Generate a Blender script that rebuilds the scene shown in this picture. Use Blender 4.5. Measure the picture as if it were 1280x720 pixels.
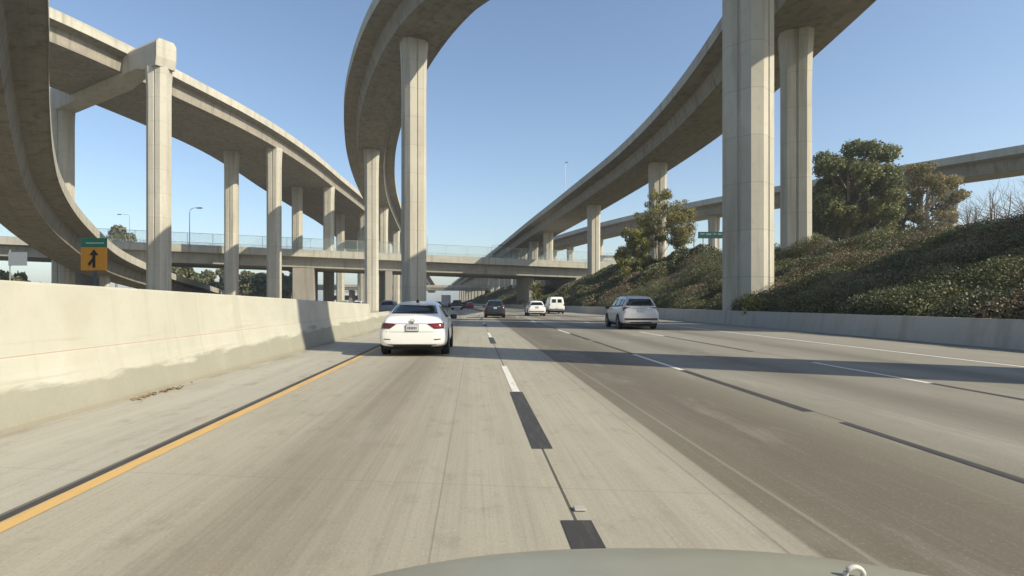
import bpy, bmesh, math, random
import numpy as np
from mathutils import Vector, Matrix
from mathutils.bvhtree import BVHTree

random.seed(7); RNG = np.random.default_rng(11)
for o in list(bpy.data.objects): bpy.data.objects.remove(o)
S = bpy.context.scene; C = S.collection; R = math.radians

# ---------------------------------------------------------------- camera
CAMZ = 1.42; F = 740.0
cd = bpy.data.cameras.new('camera'); cam = bpy.data.objects.new('camera', cd); C.objects.link(cam)
cam.location = (0, 0, CAMZ); cam.rotation_euler = (R(90), 0, 0)
cd.sensor_width = 36; cd.lens = 36*F/1280; cd.shift_x = 47/1280; cd.shift_y = 18/1280
cd.clip_start = 0.05; cd.clip_end = 9000
S.camera = cam
# ---------------------------------------------------------------- sky, sun, exposure
SUN = Vector((0.892, -0.452, 0)).normalized(); EL = R(34)
w = bpy.data.worlds.new('World'); S.world = w; w.use_nodes = True
nt = w.node_tree; bg = nt.nodes['Background']
sky = nt.nodes.new('ShaderNodeTexSky'); sky.sky_type = 'NISHITA'; sky.sun_disc = False
sky.sun_elevation = EL; sky.sun_rotation = math.atan2(SUN.x, SUN.y)
sky.air_density = 1.0; sky.dust_density = 1.0; sky.ozone_density = 1.6; sky.altitude = 0
nt.links.new(sky.outputs[0], bg.inputs[0]); bg.inputs[1].default_value = 0.13
ld = bpy.data.lights.new('sun', 'SUN'); sun = bpy.data.objects.new('sun', ld); C.objects.link(sun)
ld.energy = 4.4; ld.angle = R(0.53); ld.color = (1.0, 0.91, 0.72)
sd = Vector((SUN.x*math.cos(EL), SUN.y*math.cos(EL), math.sin(EL)))
sun.rotation_euler = sd.to_track_quat('Z', 'Y').to_euler(); sun.location = (60, -30, 80)
S.view_settings.view_transform = 'Standard'; S.view_settings.look = 'None'
S.view_settings.exposure = 0.47; S.view_settings.gamma = 1; S.view_settings.use_curve_mapping = False
S.render.resolution_x = 1024; S.render.resolution_y = 576

# ---------------------------------------------------------------- materials
def mat(name):
    m = bpy.data.materials.new(name); m.use_nodes = True
    return m, m.node_tree, m.node_tree.nodes['Principled BSDF']
def N(t, kind, **kw):
    n = t.nodes.new(kind)
    for k, v in kw.items(): setattr(n, k, v)
    return n
def L(t, a, b): t.links.new(a, b)
def math_(t, op, a, b=None, c=None):
    n = N(t, 'ShaderNodeMath', operation=op)
    for i, x in enumerate((a, b, c)):
        if x is None: continue
        if isinstance(x, (int, float)): n.inputs[i].default_value = x
        else: L(t, x, n.inputs[i])
    return n.outputs[0]
def mix(t, fac, a, b, blend='MIX'):
    n = N(t, 'ShaderNodeMix', data_type='RGBA', blend_type=blend)
    if isinstance(fac, (int, float)): n.inputs[0].default_value = fac
    else: L(t, fac, n.inputs[0])
    for i, x in ((6, a), (7, b)):
        if isinstance(x, (tuple, list)): n.inputs[i].default_value = (*x[:3], 1)
        else: L(t, x, n.inputs[i])
    return n.outputs[2]
def noise(t, vec, scale, detail=4, rough=.55, sc=(1, 1, 1)):
    mp = N(t, 'ShaderNodeMapping'); mp.inputs['Scale'].default_value = sc
    L(t, vec, mp.inputs[0])
    n = N(t, 'ShaderNodeTexNoise'); n.inputs['Scale'].default_value = scale
    n.inputs['Detail'].default_value = detail; n.inputs['Roughness'].default_value = rough
    L(t, mp.outputs[0], n.inputs['Vector']); return n.outputs['Fac']
def ramp(t, fac, lo, hi, a=0., b=1.):
    n = N(t, 'ShaderNodeMapRange'); n.clamp = True
    L(t, fac, n.inputs[0])
    for i, x in enumerate((lo, hi, a, b)): n.inputs[i+1].default_value = x
    return n.outputs[0]
def pos(t): return N(t, 'ShaderNodeNewGeometry').outputs['Position']
def xyz(t, v):
    n = N(t, 'ShaderNodeSeparateXYZ'); L(t, v, n.inputs[0]); return n.outputs
def bump(t, bs, h, strength=.3, dist=.02):
    b = N(t, 'ShaderNodeBump'); b.inputs['Strength'].default_value = strength; b.inputs['Distance'].default_value = dist
    L(t, h, b.inputs['Height']); L(t, b.outputs[0], bs.inputs['Normal'])

def plain(name, col, rough=.5, metal=0, vary=.12, scale=6, coat=0, spec=None):
    m, t, b = mat(name)
    n = noise(t, pos(t), scale)
    c = mix(t, ramp(t, n, .3, .7), tuple(x*(1-vary) for x in col), tuple(min(1, x*(1+vary)) for x in col))
    L(t, c, b.inputs['Base Color']); b.inputs['Roughness'].default_value = rough; b.inputs['Metallic'].default_value = metal
    b.inputs['Coat Weight'].default_value = coat
    if spec is not None: b.inputs['Specular IOR Level'].default_value = spec
    return m

def concrete(name, base, joint_z=None, uvjoint=None, stain=.5, warm=(.80, .74, .64), spots=.0):
    m, t, b = mat(name); p = pos(t)
    n1 = noise(t, p, .22, 5, .6); n2 = noise(t, p, 1.6, 6, .6); n3 = noise(t, p, 9, 4, .6)
    ns = noise(t, p, 1.0, 4, .6, (1.3, 1.3, .09))                    # vertical run-off streaks
    dark = tuple(x*y*(.66) for x, y in zip(base, warm))
    c = mix(t, ramp(t, n1, .35, .68), tuple(x*.92 for x in base), tuple(min(1, x*1.07) for x in base))
    c = mix(t, math_(t, 'MULTIPLY', ramp(t, ns, .5, .75), stain), c, dark)
    c = mix(t, math_(t, 'MULTIPLY', ramp(t, n2, .52, .8), stain*.7), c, tuple(x*.72 for x in base))
    c = mix(t, ramp(t, n3, .3, .7, 0, .12), c, tuple(x*.7 for x in base))
    if joint_z:
        z = xyz(t, p)[2]
        fr = math_(t, 'FRACT', math_(t, 'DIVIDE', z, joint_z))
        ln = math_(t, 'LESS_THAN', fr, .045/joint_z*1.2)
        c = mix(t, math_(t, 'MULTIPLY', ln, .45), c, tuple(x*.45 for x in base))
        lift = N(t, 'ShaderNodeTexWhiteNoise', noise_dimensions='1D'); L(t, math_(t, 'FLOOR', math_(t, 'DIVIDE', z, joint_z)), lift.inputs['W'])
        c = mix(t, math_(t, 'MULTIPLY', lift.outputs[0], .22), c, tuple(x*.72 for x in base))
    if uvjoint:
        uv = N(t, 'ShaderNodeUVMap').outputs[0]; s = xyz(t, uv)[0]
        fr = math_(t, 'FRACT', math_(t, 'DIVIDE', s, uvjoint))
        ln = math_(t, 'LESS_THAN', fr, .05/uvjoint)
        c = mix(t, math_(t, 'MULTIPLY', ln, .5), c, tuple(x*.4 for x in base))
        fl = math_(t, 'LESS_THAN', math_(t, 'FRACT', math_(t, 'DIVIDE', xyz(t, uv)[1], 1.22)), .035); c = mix(t, math_(t, 'MULTIPLY', fl, .28), c, tuple(x*.5 for x in base))
        nu = noise(t, uv, 1.0, 5, .6, (.35, .5, 1))
        c = mix(t, ramp(t, nu, .5, .75, 0, .4*stain+.1), c, tuple(x*.6 for x in base))
        nl = noise(t, uv, 1.0, 3, .6, (.03, 1.4, 1))
        c = mix(t, ramp(t, nl, .5, .7, 0, .3), c, dark)
    L(t, c, b.inputs['Base Color']); b.inputs['Roughness'].default_value = .88
    b.inputs['Specular IOR Level'].default_value = .25
    bump(t, b, n3, .25, .02)
    return m

M = {}
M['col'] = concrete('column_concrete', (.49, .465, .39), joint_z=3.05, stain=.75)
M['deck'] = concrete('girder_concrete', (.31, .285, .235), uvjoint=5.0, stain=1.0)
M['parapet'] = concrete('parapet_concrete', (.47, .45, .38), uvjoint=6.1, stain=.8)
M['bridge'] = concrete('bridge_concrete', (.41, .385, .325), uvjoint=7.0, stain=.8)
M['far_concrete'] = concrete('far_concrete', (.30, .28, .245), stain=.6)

def leafmat(name, cols, scale=.35, trans=.35):
    m, t, b = mat(name); p = pos(t)
    n = noise(t, p, scale, 3, .6); rnd = N(t, 'ShaderNodeNewGeometry').outputs['Random Per Island']
    c = mix(t, ramp(t, n, .38, .62), cols[0], cols[1])
    n2 = noise(t, p, scale*2.3, 2, .5)
    c = mix(t, ramp(t, n2, .55, .68), c, cols[2])
    hsv = N(t, 'ShaderNodeHueSaturation'); L(t, c, hsv.inputs['Color']); L(t, ramp(t, rnd, 0, 1, .72, 1.3), hsv.inputs['Value'])
    L(t, hsv.outputs[0], b.inputs['Base Color']); b.inputs['Roughness'].default_value = .6
    tr = N(t, 'ShaderNodeBsdfTranslucent'); L(t, hsv.outputs[0], tr.inputs[0])
    ms = N(t, 'ShaderNodeMixShader'); ms.inputs[0].default_value = trans
    L(t, b.outputs[0], ms.inputs[1]); L(t, tr.outputs[0], ms.inputs[2])
    L(t, ms.outputs[0], t.nodes['Material Output'].inputs[0]); return m
M['euc'] = leafmat('eucalyptus_leaves', ((.13, .155, .065), (.23, .235, .10), (.24, .21, .10)))
M['euc_dry'] = leafmat('dry_leaves', ((.20, .19, .09), (.29, .25, .12), (.30, .21, .11)))
M['green'] = leafmat('green_leaves', ((.18, .19, .055), (.34, .32, .09), (.24, .22, .075)), .8)
M['brownish'] = leafmat('brown_green_leaves', ((.20, .21, .075), (.30, .27, .10), (.32, .24, .10)), .8)
M['far_leaf'] = leafmat('far_leaves', ((.15, .165, .08), (.26, .255, .12), (.26, .22, .12)), .2)
M['cover'] = leafmat('ground_cover_leaves', ((.085, .10, .04), (.17, .175, .075), (.14, .115, .055)), .42, .2)
M['palm'] = leafmat('frond_leaves', ((.16, .19, .06), (.27, .27, .10), (.32, .26, .10)), 1.0)
M['bark'] = plain('bark', (.24, .19, .14), .9, vary=.35, scale=8)
M['palebark'] = plain('pale_bark', (.42, .37, .30), .9, vary=.25, scale=5)
M['twig'] = plain('twig_bark', (.20, .155, .13), .9, vary=.3)
M['steel'] = plain('galvanised_steel', (.42, .43, .44), .45, .7)
M['darksteel'] = plain('dark_steel', (.10, .11, .12), .5, .4)
M['tyre'] = plain('tyre_rubber', (.022, .022, .023), .8)
M['black'] = plain('black_plastic', (.018, .018, .02), .45)
M['under'] = plain('underbody', (.015, .014, .013), .9)
M['rim'] = plain('rim_alloy', (.38, .38, .40), .3, .8)
M['glass'] = plain('tinted_glass', (.012, .018, .02), .06, 0, vary=.2, scale=3, spec=.6)
M['tail'] = plain('red_lamp_lens', (.20, .012, .02), .15, coat=.6)
M['taildark'] = plain('dark_red_lens', (.10, .02, .025), .2, coat=.5)
M['chrome'] = plain('chrome', (.7, .7, .72), .15, 1)
M['plate'] = plain('licence_plate', (.60, .60, .58), .4)
M['platetext'] = plain('plate_ink', (.08, .10, .22), .5)
M['platered'] = plain('plate_red', (.55, .08, .06), .5)
def paint(name, col, metal=0, rough=.28):
    m, t, b = mat(name); n = noise(t, pos(t), 3, 4, .6); z = xyz(t, pos(t))[2]
    dirt = math_(t, 'MULTIPLY', ramp(t, z, .22, .6, .4, 0.03), ramp(t, n, .3, .7, .5, 1))
    c = mix(t, dirt, col, tuple((.55*x+.45*y) if max(col) > .3 else (.96*x+.04*y) for x, y in zip(col, (.30, .27, .22))))
    L(t, c, b.inputs['Base Color']); b.inputs['Roughness'].default_value = rough; b.inputs['Metallic'].default_value = metal
    b.inputs['Coat Weight'].default_value = .5 if max(col) > .1 else .15; b.inputs['Coat Roughness'].default_value = .08
    return m
M['white'] = paint('white_paint', (.88, .87, .83)); M['silver'] = paint('silver_white_paint', (.50, .51, .52))
M['navy'] = paint('dark_blue_paint', (.018, .024, .035)); M['red'] = paint('red_paint', (.42, .02, .025))
M['grey'] = paint('grey_paint', (.17, .18, .19)); M['teal'] = paint('teal_paint', (.16, .25, .27)); M['dark'] = paint('charcoal_paint', (.04, .04, .045))
M['hood'] = plain('own_car_paint', (.29, .285, .225), .34, vary=.05)

# ---------------------------------------------------------------- object helpers
def new(name, verts, faces, material, parent=None, smooth=False, uvs=None):
    me = bpy.data.meshes.new(name); me.from_pydata([tuple(v) for v in verts], [], faces); me.update()
    if uvs is not None:
        ul = me.uv_layers.new(name='UVMap'); li = 0
        flat = []
        for p in me.polygons:
            for l in p.loop_indices: flat.extend(uvs[me.loops[l].vertex_index] if not isinstance(uvs, dict) else uvs[(p.index, me.loops[l].vertex_index)])
        ul.data.foreach_set('uv', flat)
    if smooth: me.polygons.foreach_set('use_smooth', [True]*len(me.polygons))
    me.materials.append(material)
    o = bpy.data.objects.new(name, me); C.objects.link(o)
    if parent: o.parent = parent
    return o
def tag(o, label, cat, group=None, kind=None):
    if label: o['label'] = label
    if cat: o['category'] = cat
    if group: o['group'] = group
    if kind: o['kind'] = kind
    return o
def empty(name, loc, label, cat, group=None, rz=0):
    o = bpy.data.objects.new(name, None); C.objects.link(o); o.location = loc; o.rotation_euler = (0, 0, rz)
    o.empty_display_size = .5
    return tag(o, label, cat, group)
class MB:
    def __init__(s): s.v = []; s.f = []
    def add(s, vs, fs):
        k = len(s.v); s.v += [tuple(v) for v in vs]; s.f += [tuple(i+k for i in f) for f in fs]; return s
    def box(s, x0, x1, y0, y1, z0, z1, bev=0, mtx=None):
        if bev:
            bm = bmesh.new(); bmesh.ops.create_cube(bm, size=1)
            for v in bm.verts: v.co = Vector(((x0+x1)/2+v.co.x*(x1-x0), (y0+y1)/2+v.co.y*(y1-y0), (z0+z1)/2+v.co.z*(z1-z0)))
            bmesh.ops.bevel(bm, geom=bm.edges[:], offset=bev, segments=2, affect='EDGES', profile=.5)
            bm.verts.index_update(); vs = [v.co.copy() for v in bm.verts]; fs = [[v.index for v in f.verts] for f in bm.faces]; bm.free()
        else:
            vs = [Vector((x, y, z)) for x in (x0, x1) for y in (y0, y1) for z in (z0, z1)]
            fs = [(0, 1, 3, 2), (4, 6, 7, 5), (0, 4, 5, 1), (2, 3, 7, 6), (0, 2, 6, 4), (1, 5, 7, 3)]
        if mtx: vs = [mtx @ v for v in vs]
        return s.add(vs, fs)
    def tube(s, pts, rads, n=8, cap=True):
        pts = [Vector(p) for p in pts]
        if not hasattr(rads, '__len__'): rads = [rads]*len(pts)
        rings = []; k = len(s.v)
        for i, p in enumerate(pts):
            d = (pts[min(i+1, len(pts)-1)]-pts[max(i-1, 0)]).normalized()
            a = d.cross(Vector((0, 0, 1)) if abs(d.z) < .9 else Vector((1, 0, 0))).normalized(); b = d.cross(a)
            for j in range(n):
                th = 2*math.pi*j/n; s.v.append(tuple(p+(a*math.cos(th)+b*math.sin(th))*rads[i]))
        for i in range(len(pts)-1):
            for j in range(n):
                s.f.append((k+i*n+j, k+i*n+(j+1) % n, k+(i+1)*n+(j+1) % n, k+(i+1)*n+j))
        if cap:
            s.f.append(tuple(k+j for j in range(n))[::-1]); s.f.append(tuple(k+(len(pts)-1)*n+j for j in range(n)))
        return s
    def lathe(s, prof, n=24, mtx=None):               # prof: (r, h) revolved about local X
        k = len(s.v)
        for r, h in prof:
            for j in range(n):
                th = 2*math.pi*j/n; v = Vector((h, r*math.cos(th), r*math.sin(th)))
                s.v.append(tuple(mtx @ v if mtx else v))
        for i in range(len(prof)-1):
            for j in range(n): s.f.append((k+i*n+j, k+i*n+(j+1) % n, k+(i+1)*n+(j+1) % n, k+(i+1)*n+j))
        s.f.append(tuple(k+j for j in range(n))); s.f.append(tuple(k+(len(prof)-1)*n+j for j in range(n)))
        return s
    def build(s, name, m, parent=None, smooth=False):
        o = new(name, s.v, s.f, m, parent, smooth)
        bm = bmesh.new(); bm.from_mesh(o.data); bmesh.ops.recalc_face_normals(bm, faces=bm.faces); bm.to_mesh(o.data); bm.free()
        return o

def catmull(P, step=2.0):
    P = np.array(P, float); n = len(P); out = []
    for i in range(n-1):
        p0 = P[max(i-1, 0)]; p1 = P[i]; p2 = P[i+1]; p3 = P[min(i+2, n-1)]
        if i == 0: p0 = 2*p1-p2
        if i == n-2: p3 = 2*p2-p1
        d = [max(np.linalg.norm(b[:2]-a[:2]), 1e-3)**.5 for a, b in ((p0, p1), (p1, p2), (p2, p3))]
        t0 = 0; t1 = d[0]; t2 = t1+d[1]; t3 = t2+d[2]
        k = max(2, int(np.linalg.norm(p2[:2]-p1[:2])/step))
        for t in np.linspace(t1, t2, k, endpoint=False):
            a1 = (t1-t)/(t1-t0)*p0+(t-t0)/(t1-t0)*p1; a2 = (t2-t)/(t2-t1)*p1+(t-t1)/(t2-t1)*p2; a3 = (t3-t)/(t3-t2)*p2+(t-t2)/(t3-t2)*p3
            b1 = (t2-t)/(t2-t0)*a1+(t-t0)/(t2-t0)*a2; b2 = (t3-t)/(t3-t1)*a2+(t-t1)/(t3-t1)*a3
            out.append((t2-t)/(t2-t1)*b1+(t-t1)/(t2-t1)*b2)
    out.append(P[-1]); return np.array(out)

def frames(path):
    d = np.gradient(path[:, :2], axis=0); d /= np.linalg.norm(d, axis=1)[:, None]
    nrm = np.stack([d[:, 1], -d[:, 0]], 1)                       # to the right of travel
    s = np.concatenate([[0], np.cumsum(np.linalg.norm(np.diff(path[:, :2], axis=0), axis=1))])
    return d, nrm, s
def sweep(name, path, hw, sec, material, parent=None, closed=True, smooth=False):
    """sec: list of (k, dx, dz), lateral = k*hw+dx"""
    d, nr, s = frames(path); m = len(sec); V = []; Fc = []; UV = {}
    per = [0]
    for i in range(m):
        a = sec[i]; b = sec[(i+1) % m]; w0 = float(np.mean(hw))
        per.append(per[-1]+math.hypot((a[0]-b[0])*w0+a[1]-b[1], a[2]-b[2]))
    for i, p in enumerate(path):
        h = hw[i]
        for k, dx, dz in sec:
            l = k*h+dx; V.append((p[0]+nr[i, 0]*l, p[1]+nr[i, 1]*l, p[2]+dz))
    fi = 0
    for i in range(len(path)-1):
        for j in range(m if closed else m-1):
            j2 = (j+1) % m; q = (i*m+j, i*m+j2, (i+1)*m+j2, (i+1)*m+j); Fc.append(q)
            UV[(fi, q[0])] = (s[i], per[j]); UV[(fi, q[1])] = (s[i], per[j+1]); UV[(fi, q[2])] = (s[i+1], per[j+1]); UV[(fi, q[3])] = (s[i+1], per[j]); fi += 1
    if closed:
        for base in (0, (len(path)-1)*m):
            q = tuple(base+j for j in range(m)); Fc.append(q)
            for a in q: UV[(fi, a)] = (0, 0)
            fi += 1
    o = new(name, V, Fc, material, parent, smooth, UV)
    return o

def column(parent, x, y, z0, z1, wt, wl, yaw, flare=1.35, fh=5.0, name='column', material=None, groove=True):
    flare = 1+(flare-1)*.45; a, b = wt/2, wl/2; c = min(a, b)*.42; g = .11; gd = .09
    sec = []
    def face(p, q, gr):                                           # edge with a groove in its middle
        p = Vector(p); q = Vector(q); m_ = (p+q)/2; d = (q-p).normalized(); n_ = Vector((-d.y, d.x))
        if gr: return [p, m_-d*g, m_-d*g*.7+n_*gd, m_+d*g*.7+n_*gd, m_+d*g, q]
        return [p, q]
    pts = []
    pts += face((-a+c, -b), (a-c, -b), groove); pts += face((a, -b+c), (a, b-c), groove)
    pts += face((a-c, b), (-a+c, b), groove); pts += face((-a, b-c), (-a, -b+c), groove)
    lv = [(z0, 1), (z1-fh, 1), (z1-fh*.55, 1+(flare-1)*.25), (z1-fh*.25, 1+(flare-1)*.65), (z1-fh*.08, flare), (z1, flare)]
    V = []; Fc = []; n = len(pts); cs, sn = math.cos(yaw), math.sin(yaw)
    for z, k in lv:
        for p in pts: 
            px, py = p.x*k, p.y*(1+(k-1)*.35); V.append((x+px*cs-py*sn, y+px*sn+py*cs, z))
    for i in range(len(lv)-1):
        for j in range(n): Fc.append((i*n+j, i*n+(j+1) % n, (i+1)*n+(j+1) % n, (i+1)*n+j))
    Fc.append(tuple(range(n))[::-1]); Fc.append(tuple((len(lv)-1)*n+j for j in range(n)))
    return new(name, V, Fc, material or M['col'], parent)

GIRDER = [(-1, 0, 0), (1, 0, 0), (1, 0, -.25), (1, -1.8, -.5), (1, -2.15, -2.3), (-1, 2.15, -2.3), (-1, 1.8, -.5), (-1, 0, -.25)]
GIRDER_A = [(-1, 0, 0), (1, 0, 0), (1, 0, -.25), (1, -1.3, -.62), (1, -1.38, -2.4), (-1, 1.38, -2.4), (-1, 1.3, -.62), (-1, 0, -.25)]
def PAR(sgn, h=.95, t=.28):
    k = sgn; return [(k, sgn*.05, -.30), (k, sgn*.05, h), (k, -sgn*(t-.05), h), (k, -sgn*(t+.12), .012), (k, sgn*.006, .012), (k, sgn*.006, -.30)]
def at_y(path, y):
    i = int(np.argmin(np.abs(path[:, 1]-y))); return path[i], i
def viaduct(name, pts, label, group, ref=0, cols=(), deckmat=None, gsec=None):
    """pts: x, y, z of the parapet top, width; ref -1/0/1: the reference line is left edge, centre or right edge"""
    path = catmull(pts, 2.0); hw = path[:, 3]/2; p3 = path[:, :3].copy(); p3[:, 2] -= .95
    if ref:
        d, nr, s = frames(p3); p3[:, :2] -= nr*(hw*ref)[:, None]
    root = empty(name, tuple(p3[0]), label, 'flyover ramp', group)
    root.location = (0, 0, 0)
    mid = p3[len(p3)//2]
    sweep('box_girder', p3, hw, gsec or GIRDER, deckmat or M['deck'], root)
    sweep('parapet', p3, hw, PAR(1), M['parapet'], root); sweep('parapet', p3, hw, PAR(-1), M['parapet'], root)
    d, nr, s = frames(p3)
    for c in cols:
        y = c[0]; p, i = at_y(p3, y); yaw = math.atan2(nr[i, 1], nr[i, 0]); wt = c[1]; off = c[2] if len(c) > 2 else 0; z0 = c[3] if len(c) > 3 else -.5
        fl = c[4] if len(c) > 4 else 1.3
        if len(c) > 5: yaw += c[5]
        column(root, p[0]+nr[i, 0]*off, p[1]+nr[i, 1]*off, z0, p[2]-2.27, wt, wt*.86, yaw, fl)
    return root, p3, hw, nr

# ---------------------------------------------------------------- road geometry
def sh(y):
    y = np.asarray(y, float); q = np.clip(y, 40, 150)
    return -(q-40)**2/2600-np.maximum(y-150, 0)*.0846
def bar(y): return 16.3-3.2*np.clip((np.asarray(y, float)-55)/75, 0, 1)   # right barrier offset
def road_strip(name, xl, xr, z, m, y0=-60, y1=700, parent=None, step=4):
    ys = np.arange(y0, y1+step, step); V = []; Fc = []; UV = []
    for y in ys:
        a = xl(y) if callable(xl) else xl; b = xr(y) if callable(xr) else xr
        for x in (a, b): V.append((x+float(sh(y)), y, z)); UV.append((x, y))
    for i in range(len(ys)-1): Fc.append((2*i, 2*i+1, 2*i+3, 2*i+2))
    return new(name, V, Fc, m, parent, uvs=UV)

# ground
m, t, b = mat('dry_ground'); p = pos(t)
c = mix(t, ramp(t, noise(t, p, .05, 6, .6), .35, .65), (.20, .17, .12), (.27, .25, .20)); c = mix(t, ramp(t, noise(t, p, .6, 5, .6), .5, .7), c, (.14, .14, .07))
L(t, c, b.inputs['Base Color']); b.inputs['Roughness'].default_value = .95; M['ground'] = m
g = new('ground', [(-1600, -300, -.06), (1600, -300, -.06), (1600, 3000, -.06), (-1600, 3000, -.06)], [(0, 1, 2, 3)], M['ground']); tag(g, None, None, kind='structure')

# freeway concrete: longitudinal wear, joints, darker old slabs
m, t, b = mat('freeway_concrete'); uv = N(t, 'ShaderNodeUVMap').outputs[0]; q = xyz(t, uv); X, Y = q[0], q[1]
n_big = noise(t, uv, 1, 5, .6, (.25, .06, 1)); n_st = noise(t, uv, 1, 6, .65, (4.5, .035, 1)); n_fine = noise(t, uv, 1, 4, .6, (34, .35, 1)); n_sp = noise(t, uv, 3.2, 6, .65, (1, .6, 1))
wob = math_(t, 'MULTIPLY', math_(t, 'SUBTRACT', noise(t, uv, 1, 3, .5, (.3, .08, 1)), .5), .8)
Xw = math_(t, 'ADD', X, wob)
def lane_dip(cx, wdt):                                            # oil streak down a lane's centre
    dx = math_(t, 'DIVIDE', math_(t, 'SUBTRACT', Xw, cx), wdt); return math_(t, 'POWER', 2.718, math_(t, 'MULTIPLY', math_(t, 'MULTIPLY', dx, dx), -1))
light = (.385, .358, .285); c = mix(t, ramp(t, n_big, .35, .65), tuple(x*.93 for x in light), tuple(x*1.06 for x in light))
shoulder = math_(t, 'LESS_THAN', X, -3.06); c = mix(t, math_(t, 'MULTIPLY', shoulder, .35), c, (.47, .47, .43))
d1 = lane_dip(-1.30, .50); c = mix(t, math_(t, 'MULTIPLY', math_(t, 'MULTIPLY', d1, ramp(t, n_st, .3, .65, .5, 1)), .8), c, (.20, .17, .125))
old = ramp(t, X, 1.92, 1.96); c = mix(t, old, c, mix(t, ramp(t, n_big, .35, .65), (.150, .138, .10), (.195, .18, .135)))
right = ramp(t, X, 3.6, 5.0); c = mix(t, right, c, mix(t, ramp(t, n_big, .3, .7), (.235, .222, .18), (.29, .275, .225)))
for cx, k in ((6.25, .65), (9.9, .6)): c = mix(t, math_(t, 'MULTIPLY', lane_dip(cx, .62), k), c, (.125, .112, .09))
c = mix(t, math_(t, 'MULTIPLY', lane_dip(2.9, .8), .6), c, (.12, .10, .08))
c = mix(t, math_(t, 'MULTIPLY', math_(t, 'GREATER_THAN', X, 12.15), .3), c, (.33, .31, .27))
c = mix(t, ramp(t, n_st, .42, .72, 0, .26), c, (.19, .17, .135)); c = mix(t, ramp(t, n_st, .58, .36, 0, .22), c, (.46, .43, .37)) if False else c
c = mix(t, ramp(t, n_fine, .5, .75, 0, .22), c, (.15, .135, .11)); c = mix(t, ramp(t, n_fine, .45, .25, 0, .14), c, (.5, .47, .41))
c = mix(t, ramp(t, n_sp, .55, .78, 0, .5), c, (.17, .155, .12))
n_pt = noise(t, uv, 1, 6, .7, (.9, .22, 1)); c = mix(t, ramp(t, n_pt, .52, .72, 0, .38), c, (.22, .205, .16)); c = mix(t, ramp(t, n_pt, .46, .3, 0, .25), c, (.47, .45, .38))
n_ag = noise(t, uv, 60, 2, .7, (1, .5, 1)); c = mix(t, ramp(t, n_ag, .55, .75, 0, .28), c, (.12, .11, .09)); c = mix(t, ramp(t, n_ag, .42, .28, 0, .2), c, (.6, .57, .5))
fr = math_(t, 'FRACT', math_(t, 'DIVIDE', math_(t, 'ADD', Y, math_(t, 'MULTIPLY', X, .12)), 4.6)); jn = math_(t, 'LESS_THAN', fr, .003); c = mix(t, math_(t, 'MULTIPLY', jn, .25), c, (.10, .09, .08))
for cx, wd, k in ((.66, .011, .85), (4.42, .012, .8), (8.08, .012, .8), (1.78, .008, .3), (-3.16, .02, .7), (2.2, .02, -.2), (5.35, .025, -.15), (-.25, .006, .25), (12.3, .02, .6)):
    ln = math_(t, 'LESS_THAN', math_(t, 'ABSOLUTE', math_(t, 'SUBTRACT', X, cx)), wd)
    c = mix(t, math_(t, 'MULTIPLY', ln, abs(k)), c, (.05, .045, .04) if k > 0 else (.46, .43, .36))
rust = math_(t, 'MULTIPLY', lane_dip(-3.5, .5), ramp(t, noise(t, uv, 1, 5, .6, (1.6, .9, 1)), .60, .72)); c = mix(t, math_(t, 'MULTIPLY', rust, .6), c, (.23, .13, .06))
edge = math_(t, 'MULTIPLY', lane_dip(-5.0, .22), ramp(t, noise(t, uv, 1, 5, .6, (1.5, .5, 1)), .42, .62)); c = mix(t, math_(t, 'MULTIPLY', edge, .6), c, (.17, .14, .10))
L(t, c, b.inputs['Base Color']); b.inputs['Roughness'].default_value = .8; b.inputs['Specular IOR Level'].default_value = .3
bump(t, b, n_fine, .15, .01); M['road'] = m
road = road_strip('freeway_road', -5.6, lambda y: float(bar(y))+.6, 0.0, M['road']); tag(road, None, None, kind='structure')
M['road2'] = concrete('far_carriageway', (.40, .38, .33), stain=.4)
r2 = road_strip('opposite_carriageway', -25, -6.3, -.01, M['road2'], 10); tag(r2, None, None, kind='structure')
# markings
def worn(name, col, amt=.5):
    m, t, b = mat(name); uv = pos(t); n = noise(t, uv, 2.2, 6, .7, (6, .6, 1))
    c = mix(t, ramp(t, n, .5, .72, 0, amt), col, (.26, .24, .19)); L(t, c, b.inputs['Base Color']); b.inputs['Roughness'].default_value = .7; return m
M['wline'] = worn('white_road_paint', (.72, .70, .64), .7); M['bline'] = worn('black_road_paint', (.045, .043, .042), .25); M['yline'] = worn('yellow_road_paint', (.62, .40, .15), .75)
def line(off, wd, y0, y1, m, z=.004):
    ys = np.linspace(y0, y1, max(2, int((y1-y0)/6)+1)); V = []
    for y in ys: V += [(off-wd/2+float(sh(y)), y, z), (off+wd/2+float(sh(y)), y, z)]
    return new('lane_line', V, [(2*i, 2*i+1, 2*i+3, 2*i+2) for i in range(len(ys)-1)], m, road)
line(-2.985, .138, -10, 520, M['yline']); line(-3.10, .075, -10, 520, M['bline'], .003)
line(12.1, .13, -10, 320, M['wline'])
for k in range(-1, 14):
    y = 9.4+14.63*k; line(.66, .12, y, y+3.8, M['wline'])
    if k >= 0: line(.66, .20, y-3.66, y-.03, M['bline'])
line(.66, .20, 1.9, 3.85, M['bline'])
for k in range(-1, 14):
    y = 12.4+14.63*k; line(4.35, .12, y, y+3.8, M['wline']); line(4.35, .15, y-(4.7 if k >= 0 else 5), y-.05, M['bline']); line(4.35, .09, y-10.7, y-5.4, M['bline'])
    y = 10.4+14.63*k; line(8.0, .12, y, y+3.6, M['wline']); line(8.0, .10, y-8, y-.05, M['bline'])
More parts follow.
